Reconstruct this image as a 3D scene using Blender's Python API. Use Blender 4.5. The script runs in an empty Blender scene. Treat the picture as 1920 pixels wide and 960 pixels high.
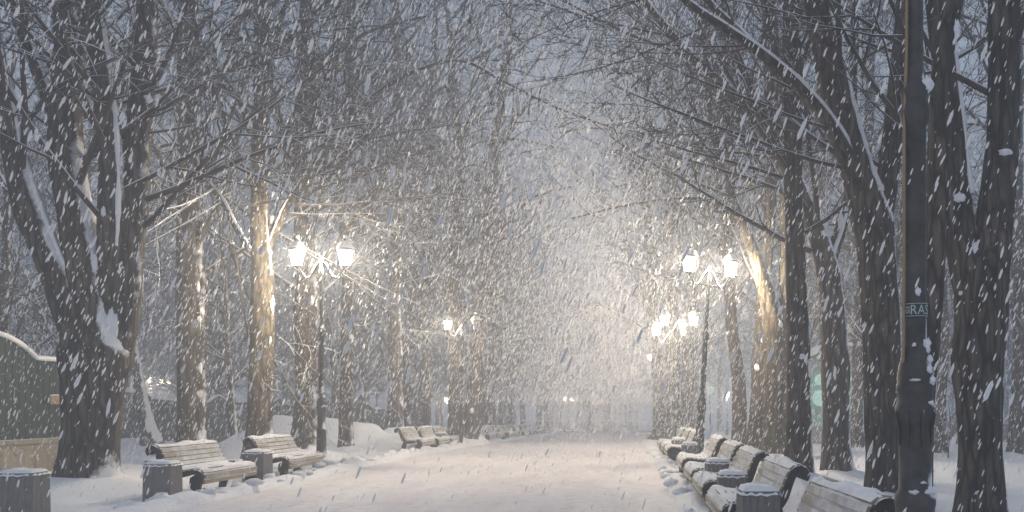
import bpy, math, random
import numpy as np
from mathutils import Vector, Matrix, noise as mnoise

# ------------------------------------------------------------------ camera, light, exposure
SC = bpy.context.scene
COL = SC.collection
F, VX, VY, H = 1580.0, 1175.0, 762.0, 1.45      # focal length / vanishing point in photo pixels, eye height
R = math.radians

cam_d = bpy.data.cameras.new('camera')
cam = bpy.data.objects.new('camera', cam_d)
COL.objects.link(cam)
cam.location = (0, 0, H)
cam.rotation_euler = (R(90), 0, 0)
cam_d.sensor_width = 36
cam_d.lens = 36 * F / 1920
cam_d.shift_x = -(VX - 960) / 1920
cam_d.shift_y = (VY - 480) / 1920
cam_d.clip_start = 0.05
cam_d.clip_end = 2000
SC.camera = cam

SKY_STRENGTH = 0.10
CLOUD = (0.335, 0.392, 0.49)
CLOUD_STRENGTH = 1.4
SUN_STRENGTH = 0.2
HAZE_DENSITY = 0.0105
LAMP_W = 760.0
LAMP_COL = (1.0, 0.85, 0.66)

W = bpy.data.worlds.new('World')
SC.world = W
W.use_nodes = True
nt = W.node_tree
nt.nodes.clear()
out = nt.nodes.new('ShaderNodeOutputWorld')
sky = nt.nodes.new('ShaderNodeTexSky')
sky.sky_type = 'NISHITA'
sky.sun_disc = False
sky.sun_elevation = R(4)
sky.sun_rotation = R(200)
bg = nt.nodes.new('ShaderNodeBackground')
bg.inputs[1].default_value = SKY_STRENGTH
nt.links.new(sky.outputs[0], bg.inputs[0])
# thick snow cloud over the dusk sky, uneven
tc = nt.nodes.new('ShaderNodeTexCoord')
cn = nt.nodes.new('ShaderNodeTexNoise')
cn.inputs['Scale'].default_value = 3.0
cn.inputs['Detail'].default_value = 5
nt.links.new(tc.outputs['Generated'], cn.inputs['Vector'])
cr = nt.nodes.new('ShaderNodeValToRGB')
cr.color_ramp.elements[0].position = 0.3
cr.color_ramp.elements[1].position = 0.75
cr.color_ramp.elements[0].color = (CLOUD[0] * .75, CLOUD[1] * .78, CLOUD[2] * .85, 1)
cr.color_ramp.elements[1].color = (CLOUD[0] * 1.2, CLOUD[1] * 1.2, CLOUD[2] * 1.15, 1)
nt.links.new(cn.outputs[0], cr.inputs[0])
bg2 = nt.nodes.new('ShaderNodeBackground')
bg2.inputs[1].default_value = CLOUD_STRENGTH
nt.links.new(cr.outputs[0], bg2.inputs[0])
mx = nt.nodes.new('ShaderNodeMixShader')
mx.inputs[0].default_value = 0.75
nt.links.new(bg.outputs[0], mx.inputs[1])
nt.links.new(bg2.outputs[0], mx.inputs[2])
nt.links.new(mx.outputs[0], out.inputs[0])

sun_d = bpy.data.lights.new('sun', 'SUN')
sun_d.energy = SUN_STRENGTH
sun_d.angle = R(30)
sun_d.color = (0.9, 0.93, 1.0)
sun = bpy.data.objects.new('sun', sun_d)
sun.rotation_euler = (R(48), 0, R(-25))
COL.objects.link(sun)

SC.view_settings.view_transform = 'Standard'
SC.view_settings.look = 'None'
SC.view_settings.exposure = 0.0
SC.view_settings.gamma = 1.0
SC.view_settings.use_curve_mapping = False
SC.render.engine = 'CYCLES'
cy = SC.cycles
cy.use_denoising = True
cy.max_bounces = 6
cy.diffuse_bounces = 3
cy.glossy_bounces = 2
cy.transmission_bounces = 2
cy.transparent_max_bounces = 8
cy.volume_bounces = 1
cy.sample_clamp_indirect = 4.0
cy.caustics_reflective = False
cy.caustics_refractive = False

# ------------------------------------------------------------------ helpers
rng = random.Random(11)


def gz(d):
    """ground height: level near the camera, falling away gently beyond"""
    t = d - 25.0
    return -0.02 * (t if t > 8 else (8 * ((t + 8) / 16) ** 2 if t > -8 else 0.0))


def PX(px, py, d):
    """a point at depth d seen at photo pixel px, py"""
    return Vector(((px - VX) * d / F, d, H + (VY - py) * d / F))


class MB:
    def __init__(self):
        self.v, self.f, self.smooth = [], [], []

    def add(self, vs, fs, smooth=False):
        o = len(self.v)
        self.v.extend([tuple(p) for p in vs])
        self.f.extend([tuple(i + o for i in f) for f in fs])
        self.smooth.extend([smooth] * len(fs))

    def box(self, x0, x1, y0, y1, z0, z1, M=None):
        vs = [Vector((x, y, z)) for z in (z0, z1) for y in (y0, y1) for x in (x0, x1)]
        if M is not None:
            vs = [M @ p for p in vs]
        self.add(vs, [(0, 2, 3, 1), (4, 5, 7, 6), (0, 1, 5, 4), (2, 6, 7, 3), (0, 4, 6, 2), (1, 3, 7, 5)])

    def tube(self, pts, rads, n, cap=False, wob=0.0, seed=0.0, smooth=True):
        t0 = (pts[1] - pts[0]).normalized()
        up = Vector((0, 1, 0)) if abs(t0.y) < 0.8 else Vector((1, 0, 0))
        u = t0.cross(up).normalized()
        vs, fs = [], []
        last = len(pts) - 1
        for i, p in enumerate(pts):
            a = pts[max(i - 1, 0)]
            b = pts[min(i + 1, last)]
            t = (b - a)
            if t.length < 1e-9:
                t = t0
            t = t.normalized()
            u = (u - t * u.dot(t))
            u = u.normalized() if u.length > 1e-6 else t.orthogonal().normalized()
            w = t.cross(u)
            for k in range(n):
                a_ = 2 * math.pi * k / n
                r = rads[i]
                if wob:
                    c, s = math.cos(a_), math.sin(a_)
                    r *= 1 + wob * mnoise.noise(Vector((c * 1.3 + seed, s * 1.3, p.z * .9))) \
                        + wob * .5 * mnoise.noise(Vector((c * 3.5 + seed, s * 3.5, p.z * 2.1)))
                vs.append(p + u * (math.cos(a_) * r) + w * (math.sin(a_) * r))
        for i in range(last):
            for k in range(n):
                k2 = (k + 1) % n
                fs.append((i * n + k, i * n + k2, (i + 1) * n + k2, (i + 1) * n + k))
        if cap:
            fs.append(tuple(range(n - 1, -1, -1)))
            fs.append(tuple(last * n + k for k in range(n)))
        self.add(vs, fs, smooth)

    def lathe(self, prof, n, cx=0, cy=0, smooth=True, rot=0.0):
        vs, fs = [], []
        for r, z in prof:
            for k in range(n):
                a = 2 * math.pi * k / n + rot
                vs.append((cx + r * math.cos(a), cy + r * math.sin(a), z))
        m = len(prof)
        for i in range(m - 1):
            for k in range(n):
                k2 = (k + 1) % n
                fs.append((i * n + k, i * n + k2, (i + 1) * n + k2, (i + 1) * n + k))
        fs.append(tuple(range(n - 1, -1, -1)))
        fs.append(tuple((m - 1) * n + k for k in range(n)))
        self.add(vs, fs, smooth)

    def prism(self, poly, y0, y1, M=None):
        """polygon in local xz extruded along y"""
        n = len(poly)
        vs = [Vector((x, y0, z)) for x, z in poly] + [Vector((x, y1, z)) for x, z in poly]
        if M is not None:
            vs = [M @ p for p in vs]
        fs = [tuple(range(n)), tuple(range(2 * n - 1, n - 1, -1))]
        for k in range(n):
            k2 = (k + 1) % n
            fs.append((k, k + n, k2 + n, k2))
        self.add(vs, fs)

    def blob(self, c, rx, ry, rz, seed=0, rough=.35, nu=12, nv=7, half=False):
        """lumpy mound of snow"""
        vs, fs = [], []
        for j in range(nv + 1):
            ph = (math.pi * (.5 if half else 1.0)) * j / nv
            for k in range(nu):
                th = 2 * math.pi * k / nu
                d = Vector((math.sin(ph) * math.cos(th), math.sin(ph) * math.sin(th), math.cos(ph)))
                q = 1 + rough * mnoise.noise(d * 1.7 + Vector((seed * 3.1, seed, 0))) + rough * .5 * mnoise.noise(d * 4 + Vector((seed, 0, seed)))
                vs.append((c[0] + d.x * rx * q, c[1] + d.y * ry * q, c[2] + d.z * rz * q))
        for j in range(nv):
            for k in range(nu):
                k2 = (k + 1) % nu
                fs.append((j * nu + k, (j + 1) * nu + k, (j + 1) * nu + k2, j * nu + k2))
        self.add(vs, fs, True)

    def mesh(self, name, mat):
        me = bpy.data.meshes.new(name)
        me.from_pydata(self.v, [], self.f)
        me.polygons.foreach_set('use_smooth', self.smooth)
        if mat:
            me.materials.append(mat)
        me.update()
        return me

    def build(self, name, mat, parent=None, loc=None):
        o = bpy.data.objects.new(name, self.mesh(name, mat))
        COL.objects.link(o)
        if parent is not None:
            o.parent = parent
        if loc is not None:
            o.location = loc
        return o


def tag(o, label=None, cat=None, group=None, kind=None):
    if label:
        o['label'] = label
    if cat:
        o['category'] = cat
    if group:
        o['group'] = group
    if kind:
        o['kind'] = kind
    return o


def thing(name, label, cat, loc=(0, 0, 0), rz=0.0, group=None):
    o = bpy.data.objects.new(name, None)
    o.empty_display_size = .2
    COL.objects.link(o)
    o.location = loc
    o.rotation_euler = (0, 0, rz)
    return tag(o, label, cat, group)


KIDS = {}


def copy_tree(o, parent=None):
    c = o.copy()
    COL.objects.link(c)
    if parent is not None:
        c.parent = parent
    for ch in list(o.children):
        copy_tree(ch, c)
    return c


# ------------------------------------------------------------------ materials
def newmat(name):
    m = bpy.data.materials.new(name)
    m.use_nodes = True
    t = m.node_tree
    t.nodes.clear()
    o = t.nodes.new('ShaderNodeOutputMaterial')
    return m, t, o


def N(t, kind, **kw):
    n = t.nodes.new(kind)
    for k, v in kw.items():
        if k in n.inputs:
            n.inputs[k].default_value = v
        else:
            setattr(n, k, v)
    return n


def noise_node(t, scale, detail=4, rough=.6, stretch=None, coord='Object'):
    tc = N(t, 'ShaderNodeTexCoord')
    n = N(t, 'ShaderNodeTexNoise')
    n.inputs['Scale'].default_value = scale
    n.inputs['Detail'].default_value = detail
    n.inputs['Roughness'].default_value = rough
    if stretch:
        mp = N(t, 'ShaderNodeMapping')
        mp.inputs['Scale'].default_value = stretch
        t.links.new(tc.outputs[coord], mp.inputs['Vector'])
        t.links.new(mp.outputs[0], n.inputs['Vector'])
    else:
        t.links.new(tc.outputs[coord], n.inputs['Vector'])
    return n


def ramp(t, src, p0, c0, p1, c1):
    r = N(t, 'ShaderNodeValToRGB')
    r.color_ramp.elements[0].position = p0
    r.color_ramp.elements[0].color = (*c0, 1)
    r.color_ramp.elements[1].position = p1
    r.color_ramp.elements[1].color = (*c1, 1)
    t.links.new(src, r.inputs[0])
    return r


SNOWC = (0.80, 0.81, 0.84)


def snowed(name, col_out_fn, rough=.85, direction=(0, 0, 1), lo=.45, hi=.7, amp=.5, nscale=5.0, bump=None, nstretch=None, metal=0.0):
    """a surface that carries settled snow where it faces `direction`"""
    m, t, o = newmat(name)
    base = col_out_fn(t)
    geo = N(t, 'ShaderNodeNewGeometry')
    dv = Vector(direction).normalized()
    dot = N(t, 'ShaderNodeVectorMath', operation='DOT_PRODUCT')
    t.links.new(geo.outputs['Normal'], dot.inputs[0])
    dot.inputs[1].default_value = dv
    nz = noise_node(t, nscale, 5, .65, nstretch)
    ma = N(t, 'ShaderNodeMath', operation='MULTIPLY_ADD')
    t.links.new(nz.outputs[0], ma.inputs[0])
    ma.inputs[1].default_value = amp
    t.links.new(dot.outputs['Value'], ma.inputs[2])
    sub = N(t, 'ShaderNodeMath', operation='SUBTRACT')
    t.links.new(ma.outputs[0], sub.inputs[0])
    sub.inputs[1].default_value = amp * .5
    rm = ramp(t, sub.outputs[0], lo, (0, 0, 0), hi, (1, 1, 1))
    mix = N(t, 'ShaderNodeMix', data_type='RGBA')
    t.links.new(rm.outputs[0], mix.inputs['Factor'])
    t.links.new(base, mix.inputs['A'])
    mix.inputs['B'].default_value = (*SNOWC, 1)
    bs = N(t, 'ShaderNodeBsdfPrincipled')
    bs.inputs['Roughness'].default_value = rough
    bs.inputs['Specular IOR Level'].default_value = .25
    t.links.new(mix.outputs['Result'], bs.inputs['Base Color'])
    if bump:
        bn = noise_node(t, bump[0], 6, .7, bump[2] if len(bump) > 2 else None)
        add = N(t, 'ShaderNodeMath', operation='MULTIPLY_ADD')
        t.links.new(rm.outputs[0], add.inputs[0])
        add.inputs[1].default_value = .6
        t.links.new(bn.outputs[0], add.inputs[2])
        b = N(t, 'ShaderNodeBump')
        b.inputs['Strength'].default_value = bump[1]
        b.inputs['Distance'].default_value = .03
        t.links.new(add.outputs[0], b.inputs['Height'])
        t.links.new(b.outputs[0], bs.inputs['Normal'])
    t.links.new(bs.outputs[0], o.inputs[0])
    return m


def noisy(c0, c1, scale, stretch=None, p0=.3, p1=.7):
    def fn(t):
        n = noise_node(t, scale, 6, .7, stretch)
        return ramp(t, n.outputs[0], p0, c0, p1, c1).outputs[0]
    return fn


def plain(name, c0, c1, scale=6, rough=.7, bump=None, stretch=None, metal=0):
    m, t, o = newmat(name)
    base = noisy(c0, c1, scale, stretch)(t)
    bs = N(t, 'ShaderNodeBsdfPrincipled')
    bs.inputs['Roughness'].default_value = rough
    bs.inputs['Metallic'].default_value = metal
    bs.inputs['Specular IOR Level'].default_value = .3
    t.links.new(base, bs.inputs['Base Color'])
    if bump:
        bn = noise_node(t, bump[0], 6, .65)
        b = N(t, 'ShaderNodeBump')
        b.inputs['Strength'].default_value = bump[1]
        b.inputs['Distance'].default_value = bump[2]
        t.links.new(bn.outputs[0], b.inputs['Height'])
        t.links.new(b.outputs[0], bs.inputs['Normal'])
    t.links.new(bs.outputs[0], o.inputs[0])
    return m


WIND = (.62, -.1, .78)
def bark_cols(dark, light):
    def fn(t):
        tc = N(t, 'ShaderNodeTexCoord')
        mp = N(t, 'ShaderNodeMapping')
        mp.inputs['Scale'].default_value = (8.5, 8.5, 1.5)
        t.links.new(tc.outputs['Object'], mp.inputs['Vector'])
        wn = N(t, 'ShaderNodeTexNoise')
        wn.inputs['Scale'].default_value = 1.3
        wn.inputs['Detail'].default_value = 4
        t.links.new(mp.outputs[0], wn.inputs['Vector'])
        wa = N(t, 'ShaderNodeMix', data_type='RGBA', blend_type='LINEAR_LIGHT')
        wa.inputs['Factor'].default_value = .55
        t.links.new(mp.outputs[0], wa.inputs['A'])
        t.links.new(wn.outputs['Color'], wa.inputs['B'])
        v = N(t, 'ShaderNodeTexVoronoi', feature='DISTANCE_TO_EDGE')
        v.inputs['Scale'].default_value = 1.0
        t.links.new(wa.outputs['Result'], v.inputs['Vector'])
        crack = ramp(t, v.outputs['Distance'], .02, (.30, .29, .28), .22, (1, 1, 1))
        n = noise_node(t, 1.0, 6, .68, (15, 15, 2.4))
        r1 = ramp(t, n.outputs[0], .34, dark, .66, light)
        big = noise_node(t, 1.3, 3)
        r2 = ramp(t, big.outputs[0], .3, (.62, .66, .62), .7, (1.15, 1.08, 1.0))
        out_ = r1.outputs[0]
        for q in (r2.outputs[0], crack.outputs[0]):
            mx = N(t, 'ShaderNodeMix', data_type='RGBA', blend_type='MULTIPLY')
            mx.inputs['Factor'].default_value = 1
            t.links.new(out_, mx.inputs['A'])
            t.links.new(q, mx.inputs['B'])
            out_ = mx.outputs['Result']
        return out_
    return fn


M_BARK = snowed('bark', bark_cols((.048, .040, .033), (.18, .153, .126)), .9, WIND, .615, .72, .5, 3.2,
                bump=(1.0, 1.0, (13, 13, 1.7)))
M_BARK_LIT = snowed('lamplit_bark', bark_cols((.09, .072, .05), (.22, .185, .135)), .9, WIND, .64, .75, .5, 3.2,  # lit copy of the bark: yellow lamplight painted into its colour
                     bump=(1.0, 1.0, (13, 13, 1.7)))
M_TWIG = snowed('twig_bark', noisy((.035, .029, .024), (.09, .075, .062), 3), .9, (.2, 0, 1), .30, .46, .4, 2.2)
M_TWIG_FAR = snowed('far_twig_bark', noisy((.035, .031, .028), (.09, .08, .07), 2), .9, (.2, 0, 1), .42, .65, .6, 1.2)
M_SNOW = plain('snow', (.79, .80, .83), (.83, .835, .85), 4, .75, bump=(9, .55, .05))
M_SNOW_SOFT = plain('settled_snow', (.79, .80, .83), (.83, .835, .85), 8, .75, bump=(30, .5, .012))


def mat_path():
    m, t, o = newmat('trodden_snow')
    n1 = noise_node(t, 1.0, 6, .66, (1.9, .45, 1))
    c = ramp(t, n1.outputs[0], .3, (.65, .615, .62), .7, (.80, .768, .772))  # trodden snow, with the pinkish warmth of lamplight tinted into its colour
    n2 = noise_node(t, 5.5, 5, .62)
    d = ramp(t, n2.outputs[0], .32, (.55, .53, .53), .45, (1, 1, 1))
    mx = N(t, 'ShaderNodeMix', data_type='RGBA', blend_type='MULTIPLY')
    mx.inputs['Factor'].default_value = .55
    t.links.new(c.outputs[0], mx.inputs['A'])
    t.links.new(d.outputs[0], mx.inputs['B'])
    bs = N(t, 'ShaderNodeBsdfPrincipled')
    bs.inputs['Roughness'].default_value = .7
    bs.inputs['Specular IOR Level'].default_value = .3
    t.links.new(mx.outputs['Result'], bs.inputs['Base Color'])
    n3 = noise_node(t, 6, 6, .6)
    v = N(t, 'ShaderNodeTexVoronoi', feature='SMOOTH_F1')
    v.inputs['Scale'].default_value = 3.1
    tcn = N(t, 'ShaderNodeTexCoord')
    t.links.new(tcn.outputs['Object'], v.inputs['Vector'])
    ad = N(t, 'ShaderNodeMath', operation='MULTIPLY_ADD')
    t.links.new(v.outputs[0], ad.inputs[0])
    ad.inputs[1].default_value = .5
    t.links.new(n3.outputs[0], ad.inputs[2])
    b = N(t, 'ShaderNodeBump')
    b.inputs['Strength'].default_value = .55
    b.inputs['Distance'].default_value = .04
    t.links.new(ad.outputs[0], b.inputs['Height'])
    t.links.new(b.outputs[0], bs.inputs['Normal'])
    t.links.new(bs.outputs[0], o.inputs[0])
    return m


M_PATH = mat_path()
M_IRON = snowed('black_iron', noisy((.045, .044, .041), (.11, .107, .10), 7), .5, (.5, -.2, .8), .62, .72, .35, 9)
M_WOOD = snowed('bench_wood', noisy((.26, .215, .14), (.44, .37, .25), 7, (1, .25, 1)), .8, (0, 0, 1), .1, .8, 1.5, 3.4)
M_FRAME = snowed('bench_iron', noisy((.03, .028, .026), (.07, .065, .06), 8), .75, (0, 0, 1), .6, .8, .4, 6)
M_CONC = snowed('concrete', noisy((.13, .125, .118), (.25, .24, .225), 9, (4, 4, .7)), .9, (0, 0, 1), .55, .75, .3, 8, bump=(20, .5))
M_FENCE = snowed('green_fence_paint', noisy((.030, .042, .034), (.055, .07, .058), 5, (2, 2, .25)), .75, (0, 0, 1), .6, .8, .3, 5)
M_STONE = snowed('plinth_stone', noisy((.18, .155, .12), (.36, .32, .25), 4, (2, 2, .4)), .9, (0, 0, 1), .5, .7, .3, 6, bump=(12, .5))
M_BOARD = plain('brown_board', (.28, .20, .12), (.36, .27, .17), 8)
M_DARKWALL = plain('grey_render', (.16, .17, .17), (.24, .25, .25), 3)


def mat_emit(name, col, strength, c2=None, scale=3):
    m, t, o = newmat(name)
    e = N(t, 'ShaderNodeEmission')
    e.inputs['Strength'].default_value = strength
    if c2:
        n = noise_node(t, scale, 3)
        t.links.new(ramp(t, n.outputs[0], .35, col, .65, c2).outputs[0], e.inputs['Color'])
    else:
        e.inputs['Color'].default_value = (*col, 1)
    t.links.new(e.outputs[0], o.inputs[0])
    return m


def mat_lampglass():
    """frosted pane that glows and lets the lamp inside shine out"""
    m, t, o = newmat('lit_lantern_glass')
    e = N(t, 'ShaderNodeEmission')
    e.inputs['Color'].default_value = (1, .80, .48, 1)
    e.inputs['Strength'].default_value = 9.0
    tr = N(t, 'ShaderNodeBsdfTransparent')
    a = N(t, 'ShaderNodeAddShader')
    t.links.new(e.outputs[0], a.inputs[0])
    t.links.new(tr.outputs[0], a.inputs[1])
    t.links.new(a.outputs[0], o.inputs[0])
    m.cycles.emission_sampling = 'NONE'
    return m


M_GLASS_ON = mat_lampglass()
M_GLASS_OFF = plain('unlit_lantern_glass', (.45, .44, .42), (.55, .54, .52), 5, .3)
M_TEAL = mat_emit('teal_lit_glass', (.16, .42, .36), .42, (.40, .75, .66), 1.5)
M_TEAL_PALE = mat_emit('pale_lit_glass', (.55, .9, .8), .7)


def mat_flake():
    m, t, o = newmat('snowflake')
    d = N(t, 'ShaderNodeBsdfDiffuse')
    d.inputs['Color'].default_value = (.93, .93, .94, 1)
    tr = N(t, 'ShaderNodeBsdfTranslucent')
    tr.inputs['Color'].default_value = (.93, .93, .94, 1)
    mx = N(t, 'ShaderNodeMixShader')
    mx.inputs[0].default_value = .5
    t.links.new(d.outputs[0], mx.inputs[1])
    t.links.new(tr.outputs[0], mx.inputs[2])
    t.links.new(mx.outputs[0], o.inputs[0])
    return m


M_FLAKE = mat_flake()

# ------------------------------------------------------------------ ground and path
PATH_L, PATH_R, PATH_END = -6.25, 0.72, 79.0
MOUNDS = [(-10.7, 30.0, 2.1, 1.3, .95), (-12.4, 29.0, 1.6, 1.2, .85), (-9.3, 30.6, 1.3, 1.0, .45), (-9.4, 34.5, 1.2, 1.6, .8),
          (-10.8, 24.2, 1.2, 1.2, .5), (-9.8, 38, 1.6, 1.2, .6), (-8.8, 42, 1.4, 1.2, .7), (4.9, 27, 1.4, 1.2, .4),
          (6.0, 22, 1.5, 1.1, .3), (-10.5, 14.9, 1.3, 1.1, .16), (-20, 33.4, 2.4, 1.2, .5), (2.9, 14.8, .9, .8, .14),
          (3.7, 20.6, .9, .8, .18), (3.4, 30, 1.2, 1.0, .4)]


for _px, _d, _r in ((166, 15, .46), (358, 21.5, .36), (487, 21.2, .34), (574, 24.6, .4), (648, 28, .22), (286, 32, .34), (741, 36, .36), (797, 38.5, .27),
                    (852, 37, .35), (884, 37.5, .43), (1722, 9.6, .15), (1657, 12.8, .29), (1571, 17.3, .27), (1498, 15.3, .25), (1456, 21.4, .34), (1421, 23.5, .28),
                    (1388, 26.5, .25), (1262, 38, .33), (1238, 39.5, .32), (1908, 24.6, .25), (1762, 26, .18), (1607, 29, .22)):
    MOUNDS.append(((_px - VX) * _d / F, _d, _r + .34, _r + .34, .17 + .2 * _r))


def nz(x, y, s, z=0.0):
    return mnoise.noise(Vector((x * s, y * s, z)))


def ground_h(x, d):
    h = gz(d)
    h += .05 * nz(x, d, .35) + .02 * nz(x, d, 1.6, 3)
    # trodden edges: ridges of cleared snow along both sides of the path
    for c, w, a in ((-6.45, .38, .15), (0.98, .26, .12), (-8.6, .6, .06), (2.7, .7, .08)):
        q = math.exp(-((x - c - .15 * nz(0, d, .5, c)) / w) ** 2)
        if q > .01:
            h += a * q * (.75 + .9 * nz(x, d, 1.1, 5) + .55 * abs(nz(x, d, 3.2, 7)) + .3 * nz(x, d, 6.5, 9))
    for mx_, my_, rx, ry, hh in MOUNDS:
        q = ((x - mx_) / rx) ** 2 + ((d - my_) / ry) ** 2
        if q < 4:
            h += hh * math.exp(-q * 1.1) * (1 + .25 * nz(x, d, 1.4, 2) + .12 * nz(x, d, 4, 4))
    return h


def path_h(x, d):
    e = .03 * nz(x, d, .45, 8) + .02 * nz(x, d, 1.9, 6)
    if d < 32:
        e += .012 * nz(x, d, 4.5, 1) - .02 * max(0, abs(nz(x, d, 2.6, 12)) - .25)
    return gz(d) + e + .02


ds = [-14, -8, -4, -1, 1.5, 3]
while ds[-1] < 168:
    ds.append(ds[-1] + max(.10, ds[-1] * .0125))
xs = [-128, -110, -92, -76, -62, -50, -41, -34, -29, -25, -22, -19.5, -17.6, -16, -14.8]
while xs[-1] < -9.6:
    xs.append(xs[-1] + .34)
while xs[-1] < -5.7:
    xs.append(xs[-1] + .13)
while xs[-1] < .5:
    xs.append(xs[-1] + .7)
xs[-1] = .5
while xs[-1] < 3.4:
    xs.append(xs[-1] + .12)
while xs[-1] < 9:
    xs.append(xs[-1] + .36)
xs += [10, 11.2, 12.6, 14.2, 16, 18.5, 21.5, 25, 29, 34, 40, 48, 58, 70, 84, 100, 118, 128]
g = MB()
vs = []
for d in ds:
    for x in xs:
        z = ground_h(x, d)
        if PATH_L + .05 < x < PATH_R - .05 and d < PATH_END:
            z = gz(d) - .12
        vs.append((x, d, z))
nx = len(xs)
g.add(vs, [(j * nx + i, j * nx + i + 1, (j + 1) * nx + i + 1, (j + 1) * nx + i) for j in range(len(ds) - 1) for i in range(nx - 1)], True)
tag(g.build('ground', M_SNOW), kind='structure')

p = MB()
px_ = [PATH_L - .12 + (PATH_R - PATH_L + .24) * i / 64 for i in range(65)]
pd = [d for d in ds if d >= -4 and d < PATH_END] + [PATH_END]
vs = [(x + .12 * nz(0, d, .8, 3) * (1 if abs(x - (PATH_L + PATH_R) / 2) > 3 else 0), d, path_h(x, d)) for d in pd for x in px_]
p.add(vs, [(j * 65 + i, j * 65 + i + 1, (j + 1) * 65 + i + 1, (j + 1) * 65 + i) for j in range(len(pd) - 1) for i in range(64)], True)
tag(p.build('path', M_PATH), kind='structure')

# ------------------------------------------------------------------ trees
def catmull(P, per):
    """smooth a list of (Vector, radius)"""
    if len(P) < 3:
        return P
    out_ = []
    n = len(P)
    for i in range(n - 1):
        a, b, c, e = P[max(i - 1, 0)], P[i], P[i + 1], P[min(i + 2, n - 1)]
        for k in range(per):
            t = k / per
            t2, t3 = t * t, t * t * t
            q = .5 * ((2 * b[0]) + (c[0] - a[0]) * t + (2 * a[0] - 5 * b[0] + 4 * c[0] - e[0]) * t2 + (3 * b[0] - a[0] - 3 * c[0] + e[0]) * t3)
            out_.append((q, b[1] + (c[1] - b[1]) * t))
    out_.append(P[-1])
    return out_


def rvec(rnd):
    return Vector((rnd.uniform(-1, 1), rnd.uniform(-1, 1), rnd.uniform(-1, 1)))


SEGS = (7, 5, 4, 2)
SIDES = (6, 4, 3, 3)


LANTERNS = [Vector((-7.66, 19.6, 4.95)), Vector((-6.54, 19.6, 4.95)), Vector((1.7, 20.5, 4.95)), Vector((2.8, 20.9, 4.8)), Vector((1.4, 32.6, 4.8)),
            Vector((2.5, 32.6, 4.8)), Vector((1.24, 35, 4.7)), Vector((-7.2, 34, 4.8)), Vector((-6.1, 34, 4.8))]
BASE = [Vector((0, 500, 0))]


def grow(mb, rnd, p, d, length, r, lv, maxlv, kids=(7, 6, 4), lift=.05):
    n = SEGS[lv]
    pts, dirs = [p], [d]
    q, dd = p.copy(), d.copy()
    for i in range(n):
        t = i / n
        dd = (dd + rvec(rnd) * (.09, .15, .24, .24)[lv] + Vector((0, 0, lift if lv < 2 else .0)) - Vector((0, 0, .10 * t if lv == 0 else .03))).normalized()
        q = q + dd * (length / n)
        pts.append(q)
        dirs.append(dd)
    for q in LANTERNS:
        for e in pts:
            w = e + BASE[0] - q
            if abs(w.x) < 1.9 and abs(w.y) < 2.0 and abs(w.z) < 1.4 or abs(w.x) < .5 and -3 < w.y < 0 and abs(w.z) < .5:
                return
    rads = [max(r * (1 - .78 * i / n), .0045) for i in range(n + 1)]
    mb.tube(pts, rads, SIDES[lv], smooth=lv < 2)
    if lv >= maxlv:
        return
    m = kids[lv]
    for c in range(m):
        t = .18 + .82 * (c + rnd.random()) / m
        f = min(t, .999) * n
        i = int(f)
        pp = pts[i].lerp(pts[i + 1], f - i)
        ax = dirs[i + 1]
        side = rvec(rnd)
        side = (side - ax * side.dot(ax)).normalized()
        an = R(rnd.uniform(28, 62))
        nd = (ax * math.cos(an) + side * math.sin(an)).normalized()
        ln = length * rnd.uniform(.34, .58) * (1.1 - .45 * t)
        rr = max(rads[i] * rnd.uniform(.4, .62), .0045)
        grow(mb, rnd, pp, nd, ln, rr, lv + 1, maxlv, kids, lift)


def crown_on(mb, rnd, limb, zmin, count, length, maxlv=3, kids=(6, 5, 4), bias=None, rscale=.45):
    """branches along a limb [(Vector, r)] above zmin"""
    cand = [i for i in range(len(limb) - 1) if limb[i][0].z > zmin]
    if not cand:
        return
    for c in range(count):
        i = cand[min(len(cand) - 1, int(len(cand) * (c + rnd.random()) / count))]
        pnt, r = limb[i]
        ax = (limb[i + 1][0] - pnt).normalized()
        side = rvec(rnd)
        side.z *= .4
        if bias is not None:
            side = side + bias
        side = (side - ax * side.dot(ax)).normalized()
        an = R(rnd.uniform(38, 68))
        nd = (ax * math.cos(an) + side * math.sin(an)).normalized()
        grow(mb, rnd, pnt, nd, length * rnd.uniform(.7, 1.25), max(.018, min(.075, r * rscale)), 0, maxlv, kids)


def limb_px(d, pts, ext=5.0, dd=0.0):
    """limb traced at depth d; [(px, py, width)], running on upward past the last point"""
    L = []
    n = len(pts)
    for i, (x, y, w) in enumerate(pts):
        de = d + dd * i / max(1, n - 1)
        L.append((PX(x, y, de), w * .5 * de / F))
    if ext > 0:
        dirv = (L[-1][0] - L[-2][0]).normalized()
        dirv = (dirv + Vector((0, 0, .25))).normalized()
        q, r = L[-1]
        for k in range(1, 4):
            q = q + dirv * (ext / 3)
            dirv = (dirv + Vector((rng.uniform(-.15, .15), rng.uniform(-.15, .15), .05))).normalized()
            L.append((q, r * (1 - .28 * k)))
    return catmull(L, 4)


TREE_GROUP_L = 'bare trees lining the left edge of the path'
TREE_GROUP_R = 'bare trees lining the right edge of the path'


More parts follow.
